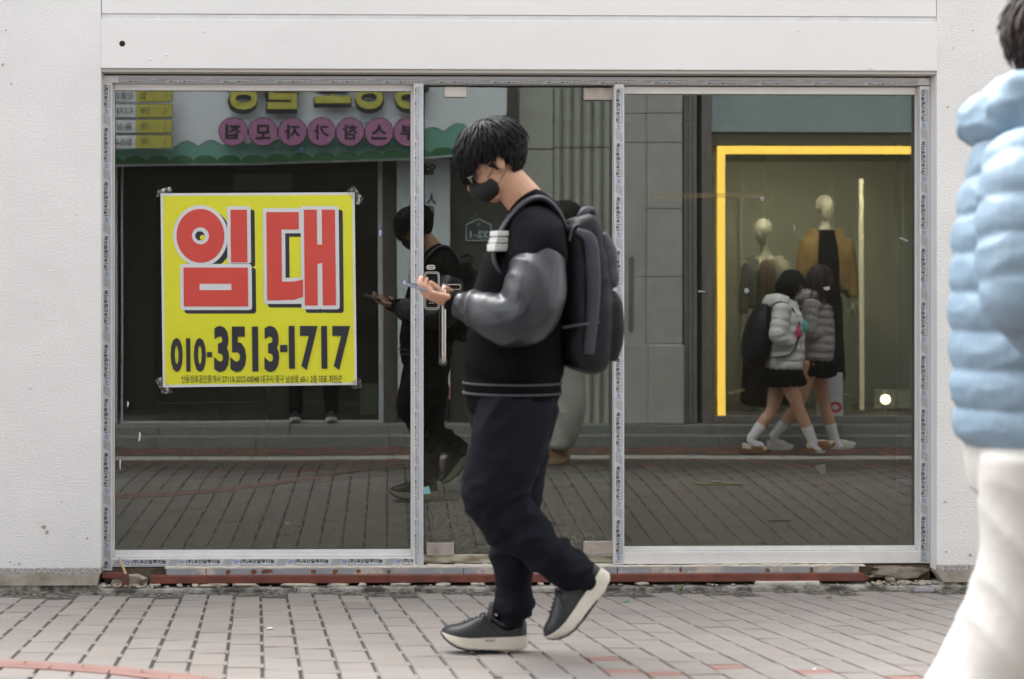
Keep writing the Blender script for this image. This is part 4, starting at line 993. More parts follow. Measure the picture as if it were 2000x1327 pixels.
def loft(mb, secs, m=0, close=True):
    n = len(secs[0]); vs = [p for s in secs for p in s]; fs = [(i * n + j, i * n + (j + 1) % n, (i + 1) * n + (j + 1) % n, (i + 1) * n + j) for i in range(len(secs) - 1) for j in range(n)]
    if close: fs += [tuple(range(n - 1, -1, -1)), tuple((len(secs) - 1) * n + j for j in range(n))]
    mb.add(vs, fs, m)
def shoe(parent, M, up=None, so=None, outs=True, s=1, kind='runner', y=1):
    """heel at x=0, toe at x=.286, ground z=0"""
    up = up or shoe_up; so = so or shoe_sole
    sx = [0, .006, .02, .05, .09, .13, .17, .205, .235, .26, .276, .286]
    hw = [.012, .024, .032, .035, .033, .034, .041, .047, .046, .038, .026, .010]
    zb = [.016, .010, .004, 0, 0, 0, .002, .006, .014, .026, .038, .050]
    zt = [.046, .049, .050, .048, .046, .046, .046, .047, .050, .054, .057, .058]
    zu = [.090, .101, .104, .092, .090, .112, .108, .093, .083, .079, .073, .062]
    off = [0, 0, 0, 0, .001, .003, .004, .004, .002, -.002, -.006, -.010]
    Q = MB(); secs = []
    for x, w_, b, t, o in zip(sx, hw, zb, zt, off):
        w2 = w_ + .0035; secs.append([(x, o - w2 * .82, b), (x, o + w2 * .82, b), (x, o + w2, b + .008), (x, o + w2 * 1.03, (b + t) / 2), (x, o + w2, t), (x, o - w2, t), (x, o - w2 * 1.03, (b + t) / 2), (x, o - w2, b + .008)])
    loft(Q, secs); Q.xf(M @ Matrix.Diagonal((1, y, 1, 1))); sole = Q.build('sole', so, parent, smooth=35, local=True)
    if outs:
        Q = MB(); secs = []
        for x, w_, b, o in list(zip(sx, hw, zb, off))[4:]:
            w2 = w_ + .0045; secs.append([(x, o - w2 * .8, b - .0025), (x, o + w2 * .8, b - .0025), (x, o + w2, b + .010 * min(1, (x - .08) / .08)), (x, o - w2, b + .010 * min(1, (x - .08) / .08))])
        loft(Q, secs); Q.xf(M @ Matrix.Diagonal((1, y, 1, 1))); Q.build('outsole', rubber, sole, smooth=30, local=True)
    Q = MB(); secs = []
    for x, w_, t, u, o in zip(sx, hw, zt, zu, off):
        r = []
        for j in range(13):
            a = math.pi * j / 12; c, s_ = math.cos(a), math.sin(a)
            r.append((x + (.004 if x < .1 else -.003), o + w_ * .97 * math.copysign(abs(c) ** .75, c) * (1 - .25 * s_ ** 2 * (1 if .03 < x < .2 else .2)), t - .004 + (u - t + .004) * s_ ** .8))
        secs.append(r)
    loft(Q, secs); Q.xf(M @ Matrix.Diagonal((1, y, 1, 1))); u_ = Q.build('upper', up, parent, smooth=60, local=True)
    if kind == 'runner':
        Q = MB(); T = lambda pts, k=3, n=8: tube(Q, [(*((M @ Matrix.Diagonal((1, y, 1, 1))) @ Vector(p[:3])), *p[3:]) for p in pts], k, n)
        for i in range(6):
            x = .142 + i * .013; z_ = .1135 - i * .0042; T([(x, -.022, z_ - .012, .0022), (x + .003, 0, z_ + .003, .0026), (x, .022, z_ - .012, .0022)])
            if i < 5: T([(x, -.020, z_ - .010, .0020), (x + .013, .018, z_ - .014, .0020)], 1)
        T([(.140, .006, .118, .003), (.148, .028, .112, .003), (.160, .038, .094, .0026), (.166, .040, .080, .0022)]); T([(.140, -.006, .118, .003), (.150, -.028, .110, .003), (.158, -.036, .092, .0022)])
        Q.build('laces', mat('navy_lace', (.02, .022, .04), .8), u_, smooth=True, local=True)
        Q = MB(); tube(Q, [(*((M @ Matrix.Diagonal((1, y, 1, 1))) @ Vector(p[:3])), *p[3:]) for p in [(.130, 0, .09, .026, .010), (.120, 0, .120, .026, .013), (.116, 0, .146, .022, .011)]], 4, 12, side=tuple(M.to_3x3() @ Vector((0, 1, 0))))
        Q.build('tongue', up, u_, smooth=True, local=True)
        Q = MB(); sp = Sheet(lambda u, v, k: tuple(M @ Vector((u, (.0437 if False else .0405) * y, v))))
        Q = MB(); T = lambda pts, k=4, n=8: tube(Q, [(*((M @ Matrix.Diagonal((1, y, 1, 1))) @ Vector(p[:3])), *p[3:]) for p in pts], k, n)
        for sd in (1, -1): T([(.012, .014 * sd, .104, .006), (.04, .028 * sd, .088, .0075), (.075, .030 * sd, .084, .0075), (.108, .027 * sd, .100, .006), (.118, .022 * sd, .112, .004)])
        Q.build('collar_pad', up, u_, smooth=True, local=True)
        Q = MB(); T = lambda pts, k=4, n=6: tube(Q, [(*((M @ Matrix.Diagonal((1, y, 1, 1))) @ Vector(p[:3])), *p[3:]) for p in pts], k, n)
        for sd in (1, -1):
            T([(.205, .0465 * sd, .050, .0016), (.200, .040 * sd, .073, .0016), (.190, .026 * sd, .090, .0016), (.182, .012 * sd, .0985, .0016)])
            T([(.030, .0325 * sd, .060, .0016), (.060, .0345 * sd, .056, .0018), (.100, .034 * sd, .066, .0018), (.125, .031 * sd, .090, .0016), (.135, .026 * sd, .104, .0014)])
            T([(.140, .0370 * sd, .056, .0015), (.165, .0385 * sd, .072, .0015), (.178, .034 * sd, .087, .0013)])
        Q.build('stitched_overlay', mat('shoe_overlay', (.045, .047, .052), .5), u_, smooth=True, local=True)
        Q = MB()
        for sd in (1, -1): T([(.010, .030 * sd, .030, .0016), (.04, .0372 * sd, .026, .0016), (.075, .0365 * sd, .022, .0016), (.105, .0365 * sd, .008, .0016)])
        Q.build('sole_groove_shade', mat('sole_shadow_line', (.35, .32, .26), .7), sole, smooth=True, local=True)  # raised darker line, shade of the groove put in as colour

# ------------------------------------------------------------------ the walking man
MY = -1.94; B0 = P(950, 1283, MY); B0 = Vector((B0.x, MY, gz(MY)))
SC = (MY - CAM.y) / F
def L(px_, py_, y=0.0, *r):
    p = P(px_, py_, MY - y); return (B0.x - p.x, y, p.z - B0.z, *r)
man = thing('person', 'young man in black jacket with grey sleeves walking left and looking at his phone', 'person', B0, math.pi)
random.seed(1)
hm = head_frame(L(966, 318, 0), rad(34))
bd = MB(); head(bd, hm)
tube(bd, [L(985, 345, 0, .052, .056), L(1008, 372, 0, .055, .060), L(1038, 410, 0, .06, .064), L(1046, 440, 0, .10, .07), L(1045, 480, 0, .155, .085), L(1030, 560, 0, .15, .095), L(1012, 680, 0, .13, .09), L(1003, 770, 0, .145, .10), L(1000, 830, 0, .15, .10)], 4, 18, side=(0, 1, 0))
for s in (1, -1):
    tube(bd, [L(1048, 470, .16 * s, .05), L(1046, 540, .215 * s, .046), L(1030, 622, .235 * s, .042), L(960, 608, .19 * s, .036), L(898, 592, .135 * s if s > 0 else -.075, .026)], 4, 12)
tube(bd, [L(1003, 800, -.085, .085), L(1001, 900, -.088, .078), L(1002, 1010, -.09, .056), L(1004, 1090, -.09, .05), L(1006, 1190, -.09, .030), L(1004, 1215, -.09, .028)], 4, 12)
tube(bd, [L(1000, 800, .085, .085), L(975, 890, .09, .078), L(965, 968, .09, .056), L(1045, 1055, .09, .05), L(1140, 1128, .09, .034), L(1165, 1150, .09, .034)], 4, 12)
hand(bd, L(892, 590, .132), (.125, .01, .030), (-.15, .25, -1), (38, 34, 34, 38), (.75, .35, -.75), left=True)
hand(bd, L(900, 596, -.07), (.115, .045, .02), (-.1, -.3, -1), (30, 32, 36, 40), (.75, .35, -.75), left=False)
bd = remesh(bd, .0042, 3, .5); bd.build('body', skin, man, smooth=True, local=True)
eyes(hm, man)
hr = MB(); ell(hr, (-.014, 0, .042), (.104, .083, .095), hm, 24)
def kp(p, d): return not (p.x > .058 and p.z < .045) and not (p.x > -.03 and p.z < .040 - (0 if p.x > -.0 else .02)) and p.z > -.07
locks(hr, hm, 2500, lambda p: .085 if p.z > .07 else (.075 if p.x > .04 else (.045 if p.z > .02 else .026)), seed=2, keep=kp, width=.0048, lift=.018, rad_=(.110, .088, .105), sweep=(.25, 0, 0), jit=.4)
locks(hr, hm, 130, .075, seed=5, keep=lambda p, d: p.x > .055 and p.z > .05, width=.008, lift=.02, rad_=(.112, .088, .103), sweep=(.5, 0, -.4), jit=.4)
hr.build('hair', hair_m, man, smooth=True, local=True)
# mask: shell over the lower face
mk = MB()
for s in (0,): ell(mk, (.060, 0, -.052), (.056, .058, .050), hm, 24); ell(mk, (.088, 0, -.035), (.034, .035, .034), hm, 20)
mk = remesh(mk, .005, 6); mko = mk.build('face_mask', maskm, man, smooth=True, local=True)
for s in (1, -1):
    q = MB(); T = [(.055, .056 * s, -.030, .0013), (.02, .073 * s, -.012, .0013), (-.012, .080 * s, .010, .0013), (-.018, .080 * s, -.018, .0013), (.0, .074 * s, -.045, .0013), (.05, .058 * s, -.070, .0013)]
    tube(q, [(*(hm @ Vector(p[:3])), p[3]) for p in T], 4, 6); q.build('ear_loop', maskm, mko, smooth=True, local=True)
q = MB()
for s in (1, -1):
    c0_ = (.108, .033 * s, -.004); pts = [(c0_[0] - .004 * abs(math.cos(t * math.pi / 8)), c0_[1] + .024 * math.cos(t * math.pi / 8), c0_[2] + .019 * math.sin(t * math.pi / 8), .0012) for t in range(17)]
    tube(q, [(*(hm @ Vector(p[:3])), p[3]) for p in pts], 1, 6, cap=False)
    tube(q, [(*(hm @ Vector(p[:3])), p[3]) for p in ((.106, .058 * s, .002, .0013), (.06, .074 * s, .004, .0013), (.0, .078 * s, .006, .0013), (-.018, .078 * s, -.01, .0013))], 3, 6)
tube(q, [(*(hm @ Vector(p[:3])), p[3]) for p in ((.108, .010, .002, .0013), (.113, 0, .004, .0013), (.108, -.010, .002, .0013))], 3, 6)
q.build('spectacles', glassmet, man, smooth=True, local=True)
# jacket
jk = MB()
tube(jk, [L(1001, 752, 0, .155, .146), L(1001, 725, 0, .180, .158), L(1005, 680, 0, .186, .158), L(1015, 600, 0, .186, .152), L(1027, 530, 0, .192, .143), L(1040, 475, 0, .190, .118), L(1050, 440, 0, .150, .088), L(1043, 420, 0, .092, .070), L(1036, 410, 0, .070, .060)], 5, 28, side=(0, 1, 0), ck=.15)
for s in (1, -1): tube(jk, [L(1046, 455, .09 * s, .09), L(1050, 478, .155 * s, .092), L(1050, 510, .195 * s, .088), L(1049, 535, .21 * s, .07)], 4, 18)
jk = remesh(jk, .008, 5)
def fold(v): return .6 * noise.noise(Vector((v.x * 9 + 2 * v.z, v.y * 7, v.z * 5))) + .7 * ridged(Vector((v.x * 4 + v.z * 5, v.y * 5, v.z * 7 - v.x * 6))) * .5
wrinkle(jk, .014, fold); jko = jk.build('jacket', blackcloth, man, smooth=True, local=True)
for s in (1, -1):
    sv = MB(); yy = .135 if s > 0 else -.07
    tube(sv, [L(1046, 478, .150 * s, .052), L(1050, 508, .196 * s, .078), L(1048, 540, .222 * s, .092), L(1040, 580, .240 * s, .096), L(1026, 620, .250 * s, .090), L(988, 625, .235 * s, .080), L(945, 610, .195 * s, .066), L(912, 598, .155 * s if s > 0 else -.09, .054), L(893, 592, yy, .042)], 6, 24, ck=.2)
    sv = remesh(sv, .006, 4)
    ax = [Vector(L(1050, 488, .185 * s)), Vector(L(1028, 618, .25 * s)), Vector(L(893, 592, yy))]
    def sl(v):
        a = (v - ax[1] - Vector((.06, 0, .05))).length
        return .75 * ridged(Vector((a * 15, v.y * 4, v.z * 5 + v.x * 4))) + .25 * noise.noise(v * 8) - .3
    wrinkle(sv, .011, sl); so_ = sv.build('sleeve', greysat, jko, smooth=True, local=True)
    cf = MB(); tube(cf, [L(897, 592, yy, .040), L(884, 590, yy, .036)], 2, 20); cf.build('cuff', blackcloth, jko, smooth=True, local=True)
hb_ = MB(); tube(hb_, [L(1001, 745, 0, .166, .156), L(1000, 760, 0, .166, .158), L(999, 776, 0, .160, .150)], 3, 32, side=(0, 1, 0)); hb_.build('hem_rib', blackcloth, jko, smooth=True, local=True)
for yy in (748, 767):
    q = MB(); tube(q, [L(1000, yy - 2, 0, .1695, .1615), L(1000, yy + 2, 0, .1695, .1615)], 1, 40, side=(0, 1, 0), cap=False); q.build('stripe', ribgrey, jko, smooth=True, local=True)
q = MB(); tube(q, [L(1052, 428, 0, .098, .082), L(1040, 412, 0, .082, .072), L(1029, 401, 0, .070, .066)], 3, 28, side=(0, 1, 0)); q.build('collar', blackcloth, jko, smooth=True, local=True)
for k, (yy, w2, h2) in enumerate(((457, 13, 5), (467, 13, 2.5), (472.5, 14, 2.5), (484, 16, 7))):
    q = MB(); c = Vector(L(976 - k, yy, .150)); q.box(c.x - w2 * SC, c.x + w2 * SC, .146 - .02, .170, c.z - h2 * SC, c.z + h2 * SC, 0, .003)
    q.xf(Matrix.Translation(c) @ Matrix.Rotation(rad(28), 4, 'Z') @ Matrix.Translation(-c)); q.build('chest_badge', white_patch, jko, local=True)
# trousers
tr = MB()
tube(tr, [L(1001, 742, 0, .150, .138), L(1002, 790, 0, .160, .140), L(1001, 835, 0, .165, .138), L(998, 868, 0, .15, .12)], 4, 24, side=(0, 1, 0))
tube(tr, [L(1004, 800, -.075, .105, .128), L(1003, 880, -.082, .10, .118), L(1002, 960, -.087, .094, .098), L(1002, 1030, -.09, .086, .088), L(1003, 1090, -.09, .077, .077), L(1004, 1140, -.09, .064, .064), L(1004, 1172, -.09, .058, .058), L(1003, 1190, -.09, .060, .060), L(1001, 1202, -.09, .050, .048)], 5, 22, side=(0, 1, 0), ck=.2)
tube(tr, [L(1001, 800, .075, .105, .128), L(990, 870, .084, .104, .125), L(972, 930, .089, .098, .112), L(968, 975, .090, .094, .096), L(992, 1015, .090, .090, .092), L(1040, 1056, .090, .082, .082), L(1088, 1092, .090, .072, .070), L(1122, 1118, .090, .062, .060), L(1138, 1128, .090, .052, .050)], 5, 22, side=(0, 1, 0))
tr = remesh(tr, .008, 5)
def tfold(v):
    f_ = min(1, max(0, (.72 - v.z) / .2)) * min(1, max(0, (v.y + .02) / .04))
    a = ridged(Vector((v.x * 6, v.y * 4, v.z * 9 + v.x * 8))) * .8 * (1 - f_) + f_ * 1.1 * ridged(Vector((v.x * 9 + v.z * 12, v.y * 6, v.z * 9 - v.x * 4)))
    low = 0.9 * ridged(Vector((v.x * 3, v.y * 5, v.z * 30 + v.x * 6))) * max(0, 1 - abs(v.z - .15) / .07) if v.y < 0 else 0
    return a * .75 + .5 * noise.noise(v * 8) + low - .25
wrinkle(tr, .016, tfold); tro = tr.build('trousers', trouser_m, man, smooth=True, local=True)
q = MB(); tube(q, [L(1001, 1190, -.09, .047, .047), L(998, 1206, -.09, .045, .045), L(997, 1219, -.09, .044, .045)], 4, 24, side=(0, 1, 0), ck=.2); q.build('ankle_cuff', trouser_m, tro, smooth=True, local=True)
q = MB(); tube(q, [L(1130, 1122, .09, .050), L(1148, 1136, .09, .045)], 3, 20); q.build('ankle_cuff', trouser_m, tro, smooth=True, local=True)
def empty_part(parent, name):
    o = bpy.data.objects.new(name, None); COL.objects.link(o); o.parent = parent; WM[o.name] = WM[parent.name]; return o
q = MB(); tube(q, [L(998, 1203, -.09, .036, .044), L(992, 1222, -.09, .032, .044), L(988, 1238, -.09, .028, .042)], 3, 16, side=(0, 1, 0), ck=.3); q.build('sock', blackcloth, man, smooth=True, local=True)
sh1 = empty_part(man, 'shoe'); sh2 = empty_part(man, 'shoe')
shoe(sh1, Matrix.Translation(Vector((L(1038, 1283)[0], -.09, .0035))))
q = Sheet(lambda u, v, k: ((L(1038, 1283)[0] + u, -.09 + .0455 + k, v)), .0002); q.put(text_fit('ARCHIFIT', .145, .112, .0385, .0445, .02)[0:2], 0)
q.mb.v = [(a, b - .0, c) for a, b, c in q.mb.v]; q.mb.build('sole_lettering', rubber, sh1, local=True)
ank = Vector(L(1158, 1142, .09)); toe = Vector(L(1112, 1246, .09)); td = (toe - Vector(L(1196, 1130, .09))).normalized()
upv = Vector((td.z, 0, -td.x)); upv = upv if upv.x > 0 else -upv
Ms = frame(Vector(L(1196, 1124, .09)), td, upv); shoe(sh2, Ms)
# phone and backpack: things of their own
pc = Vector(L(833, 566, .128)); dv = Vector((82, 0, 24)).normalized(); nv_ = Vector((-24 / 85., .12, 1)).normalized()
ph = MB(); ph.box(-.075, .075, -.036, .036, -.004, .004, 0, .003); ph.box(-.071, .071, -.033, .033, .0041, .0045, 1)
ph.xf(WM[man.name] @ frame(pc, dv, nv_)); po_ = WM[man.name] @ pc
tag(ph.build('phone', [mat('phone_case', (.30, .30, .42), .35), mat('phone_screen', (.05, .06, .09), .08)], origin=po_), 'pale violet smartphone held in the hand of the walking man', 'phone')
bp = thing('backpack', 'dark grey backpack on the back of the walking man', 'backpack', WM[man.name] @ Vector(L(1140, 722, 0)), math.pi)
WB = WM[bp.name].inverted() @ WM[man.name]
def bpart(mb, name, m_, vox=None, smooth=True, wr=0, par=None):
    if vox: mb = remesh(mb, vox, 4)
    if wr: wrinkle(mb, wr, lambda v: ridged(Vector((v.x * 6, v.y * 9, v.z * 11 + v.x * 6))) * .7 + noise.noise(v * 12) * .5 - .2)
    mb.xf(WB); return mb.build(name, m_, par or bp, smooth=smooth, local=True)
q = MB(); tube(q, [L(1124, 432, 0, .125, .040), L(1128, 446, 0, .140, .058), L(1134, 500, 0, .148, .074), L(1138, 570, 0, .152, .082), L(1140, 640, 0, .154, .084), L(1137, 695, 0, .150, .076), L(1132, 716, 0, .135, .055)], 6, 40, side=(0, 1, 0), sq=.55, ck=.35); pkb = bpart(q, 'bag_body', packm, .0065, wr=.006)
q = MB(); tube(q, [L(1178, 575, 0, .115, .026), L(1184, 600, 0, .125, .036), L(1186, 655, 0, .127, .038), L(1178, 698, 0, .118, .030)], 5, 36, side=(0, 1, 0), sq=.5, ck=.3); bpart(q, 'front_pocket', packm, .006, wr=.005)
q = MB(); tube(q, [L(1164, 462, 0, .11, .022), L(1174, 485, 0, .118, .030), L(1180, 535, 0, .12, .032), L(1182, 560, 0, .118, .026)], 5, 36, side=(0, 1, 0), sq=.5, ck=.3); bpart(q, 'top_pocket', packlt, .006, wr=.004)
q = MB(); tube(q, [L(1128, 452, .150, .012, .006), L(1152, 470, .156, .022, .007), L(1158, 530, .160, .024, .007), L(1158, 600, .160, .022, .007), L(1150, 690, .158, .018, .006)], 6, 12, side=(1, 0, 0)); bpart(q, 'side_panel', packlt)
for pts in ([L(1112, 470, .150, .0035), L(1122, 442, .142, .0035), L(1150, 444, .128, .0035), L(1168, 470, .116, .0035), L(1178, 560, .128, .0035)], [L(1192, 582, .128, .003), L(1203, 600, .120, .003), L(1206, 660, .122, .003)], [L(1100, 640, .160, .0045), L(1140, 634, .168, .0045), L(1185, 628, .140, .0045)]):
    q = MB(); tube(q, pts, 6, 8); bpart(q, 'zip', mat('zip_grey', (.05, .052, .06), .4))
q = MB(); tube(q, [L(1128, 432, .03, .009), L(1140, 412, .025, .011), L(1158, 412, -.02, .011), L(1160, 440, -.03, .009)], 6, 10); bpart(q, 'top_handle', packlt)
for s in (1, -1):
    q = MB(); tube(q, [L(1108, 452, .09 * s, .022, .008), L(1088, 412, .092 * s, .026, .009), L(1058, 388, .094 * s, .028, .010), L(1022, 398, .098 * s, .028, .010), L(985, 440, .112 * s, .026, .009), L(965, 490, .125 * s, .024, .008), L(975, 530, .13 * s, .022, .007), L(1010, 570, .14 * s, .02, .006)], 6, 12, side=(0, 1, 0)); bpart(q, 'shoulder_strap', packlt)

# ------------------------------------------------------------------ generic dressed figure
def figure(root, jt, skin_m, vox=.006, handcurl=(35, 38, 40, 42)):
    """jt: joint points in root-local metres (head frame M, neck, chest, waist, hip, arms, legs)"""
    b = MB(); head(b, jt['M']); hc = jt['M'].to_translation()
    tube(b, [(*(hc + jt['M'].to_3x3() @ Vector((-.015, 0, -.03))), .050, .054), (*jt['neck'], .052, .056), (*jt['chest'], .135, .095), (*jt['waist'], .115, .085), (*jt['hip'], .14, .10)], 4, 16, side=jt.get('side', (0, 1, 0)))
    for a in jt['arms']:
        tube(b, [(*a[0], .046), (*a[1], .038), (*a[2], .026)], 4, 10)
        ex = Vector(a[2]) - Vector(a[1]); hand(b, a[2], ex, a[3], handcurl, s=.92, left=a[4])
    for l in jt['legs']: tube(b, [(*l[0], .082), (*((Vector(l[0]) + Vector(l[1])) / 2), .070), (*l[1], .050), (*((Vector(l[1]) * .6 + Vector(l[2]) * .4)), .050), (*l[2], .033)], 4, 12)
    b = remesh(b, vox, 3); return b.build('body', skin_m, root, smooth=True, local=True)
def garment(root, name, limbs, m_, vox=.009, wr=.008, wf=None, par=None, side=(0, 1, 0), it=4):
    q = MB()
    for lb in limbs:
        kw = dict(k=6, n=22, side=side, ck=.25); pts = lb
        if isinstance(lb, dict): pts = lb['p']; kw.update({a: b for a, b in lb.items() if a != 'p'})
        tube(q, pts, **kw)
    q = remesh(q, vox, it)
    if wr: wrinkle(q, wr, wf or (lambda v: ridged(Vector((v.x * 6, v.y * 6, v.z * 10 + v.x * 7))) * .6 + .5 * noise.noise(v * 12)))
    return q.build(name, m_, par or root, smooth=True, local=True)

# ------------------------------------------------------------------ foreground passer-by in the pale blue jacket
BY = -3.33; SB = (BY - CAM.y) / F; FB = P(2010, 602, BY); GB = gz(BY)
def K(px_, py_, y=0.0, *r):
    p = P(px_, py_, BY + y); return (p.x - FB.x, y, p.z - GB, *r)
blue = mat('pale_blue_puffer', (.25, .355, .455), .5, .002, 45, .05, 5); cream = mat('white_fleece_trousers', (.58, .56, .53), .9, .0015, 30, .04, 4)
bpn = thing('person', 'person in pale blue puffer jacket and white trousers at the right edge', 'person', (FB.x, BY, GB))
hb2 = head_frame(K(2068, 84, 0), rad(12))
jt = dict(M=hb2, neck=K(2044, 185, 0), chest=K(2012, 330, 0), waist=K(2005, 620, 0), hip=K(2016, 800, 0),
          arms=[(K(2010, 330, -.20), K(1998, 570, -.27), K(2095, 700, -.25), (0, -1, 0.2), False), (K(2015, 330, .20), K(2005, 570, .26), K(2060, 780, .26), (0, 1, .2), True)],
          legs=[(K(2014, 930, .07), K(2030, 1160, .09), K(2005, 1440, .09)), (K(2014, 930, -.07), K(1998, 1170, -.09), K(1848, 1445, -.09))])
figure(bpn, jt, skin)
eyes(hb2, bpn)
hq = MB(); ell(hq, (-.014, 0, .040), (.104, .084, .096), hb2, 24); locks(hq, hb2, 900, .075, seed=8, keep=lambda p, d: not (p.x > .06 and p.z < .05) and p.z > -.08 and not (p.x > 0 and p.z < .012), width=.008, lift=.014, rad_=(.108, .087, .104)); hq.build('hair', hair_br, bpn, smooth=True, local=True)
def pf(v): return .55 * noise.noise(Vector((v.x * 11, v.y * 11, v.z * 16))) + .6 * ridged(Vector((v.x * 9, v.y * 9, v.z * 22))) - .3
bj = garment(bpn, 'puffer_jacket', [
    dict(p=[K(2016, 868, 0, .20, .148), K(2016, 850, 0, .205, .152), K(2014, 780, 0, .21, .160), K(2012, 680, 0, .21, .162), K(2012, 560, 0, .21, .162), K(2014, 440, 0, .215, .152), K(2018, 350, 0, .20, .135), K(2022, 280, 0, .15, .12), K(2036, 215, 0, .10, .10)], k=18, n=36, baffle=(.087, .016))] +
    [dict(p=[K(2008, 300, -.15 if s < 0 else .15, .085), K(2002, 370, s * .215, .095), K(1998, 470, s * .25, .092), K(1998, 570, s * .27, .085), K(2045, 640, s * .27, .075), K(2092, 695, s * .26, .062)], k=18, n=26, baffle=(.080, .013)) for s in (-1, 1)], blue, .0065, .0045, pf, it=1)
garment(bpn, 'hood', [[K(1958, 268, 0, .15, .040), K(1940, 235, 0, .16, .048), K(1948, 205, 0, .15, .045), K(1985, 178, 0, .13, .04)],
                      [K(2000, 172, -.10, .045), K(1972, 200, -.11, .045), K(1962, 240, -.08, .045)], [K(2060, 205, -.11, .045), K(2020, 178, -.12, .05), K(1975, 180, -.10, .05)],
                      [K(2060, 205, .11, .045), K(2020, 178, .12, .05), K(1960, 190, .10, .05)]], blue, .008, .010, pf, par=bj)
wt = garment(bpn, 'trousers', [[K(2016, 820, 0, .18, .12), K(2016, 900, 0, .20, .128), K(2014, 960, 0, .17, .12)],
    [K(2010, 900, .085, .105, .12), K(2022, 1020, .09, .11, .12), K(2032, 1150, .09, .115, .12), K(2015, 1290, .09, .11, .10), K(1992, 1375, .09, .09, .082), K(1990, 1395, .09, .085, .078)],
    [K(2014, 900, -.085, .112, .10), K(2010, 1020, -.09, .11, .10), K(2008, 1140, -.09, .115, .112), K(1985, 1235, -.09, .12, .12), K(1945, 1320, -.09, .125, .12), K(1900, 1400, -.09, .125, .12), K(1870, 1450, -.09, .12, .12)]], cream, .010, .009,
    lambda v: ridged(Vector((v.x * 5, v.y * 4, v.z * 6 + v.x * 6))) * .8 + .4 * noise.noise(v * 7) - .2)
tanm = mat('tan_suede', (.30, .14, .055), .9, .001, 80, .12, 12, sheen=.3); bootsole = mat('boot_sole', (.42, .28, .15), .7)
for k_, (M_, y_) in enumerate(((Matrix.Translation(Vector((K(2005, 0)[0] - .19, .09, .003))), 1), (frame(Vector(K(1800, 1395, -.09)) , (-.55, 0, -.84), (.84, 0, -.55)), 1))):
    e_ = empty_part(bpn, 'boot'); q = MB(); secs = []
    shoe(e_, M_, tanm, bootsole, outs=False, kind='boot')
    q = MB(); tube(q, [(*(M_ @ Vector((.062, 0, .07))), .048), (*(M_ @ Vector((.055, 0, .11))), .052), (*(M_ @ Vector((.05, 0, .17))), .054)], 4, 20); q.build('boot_shaft', tanm, e_, smooth=True, local=True)

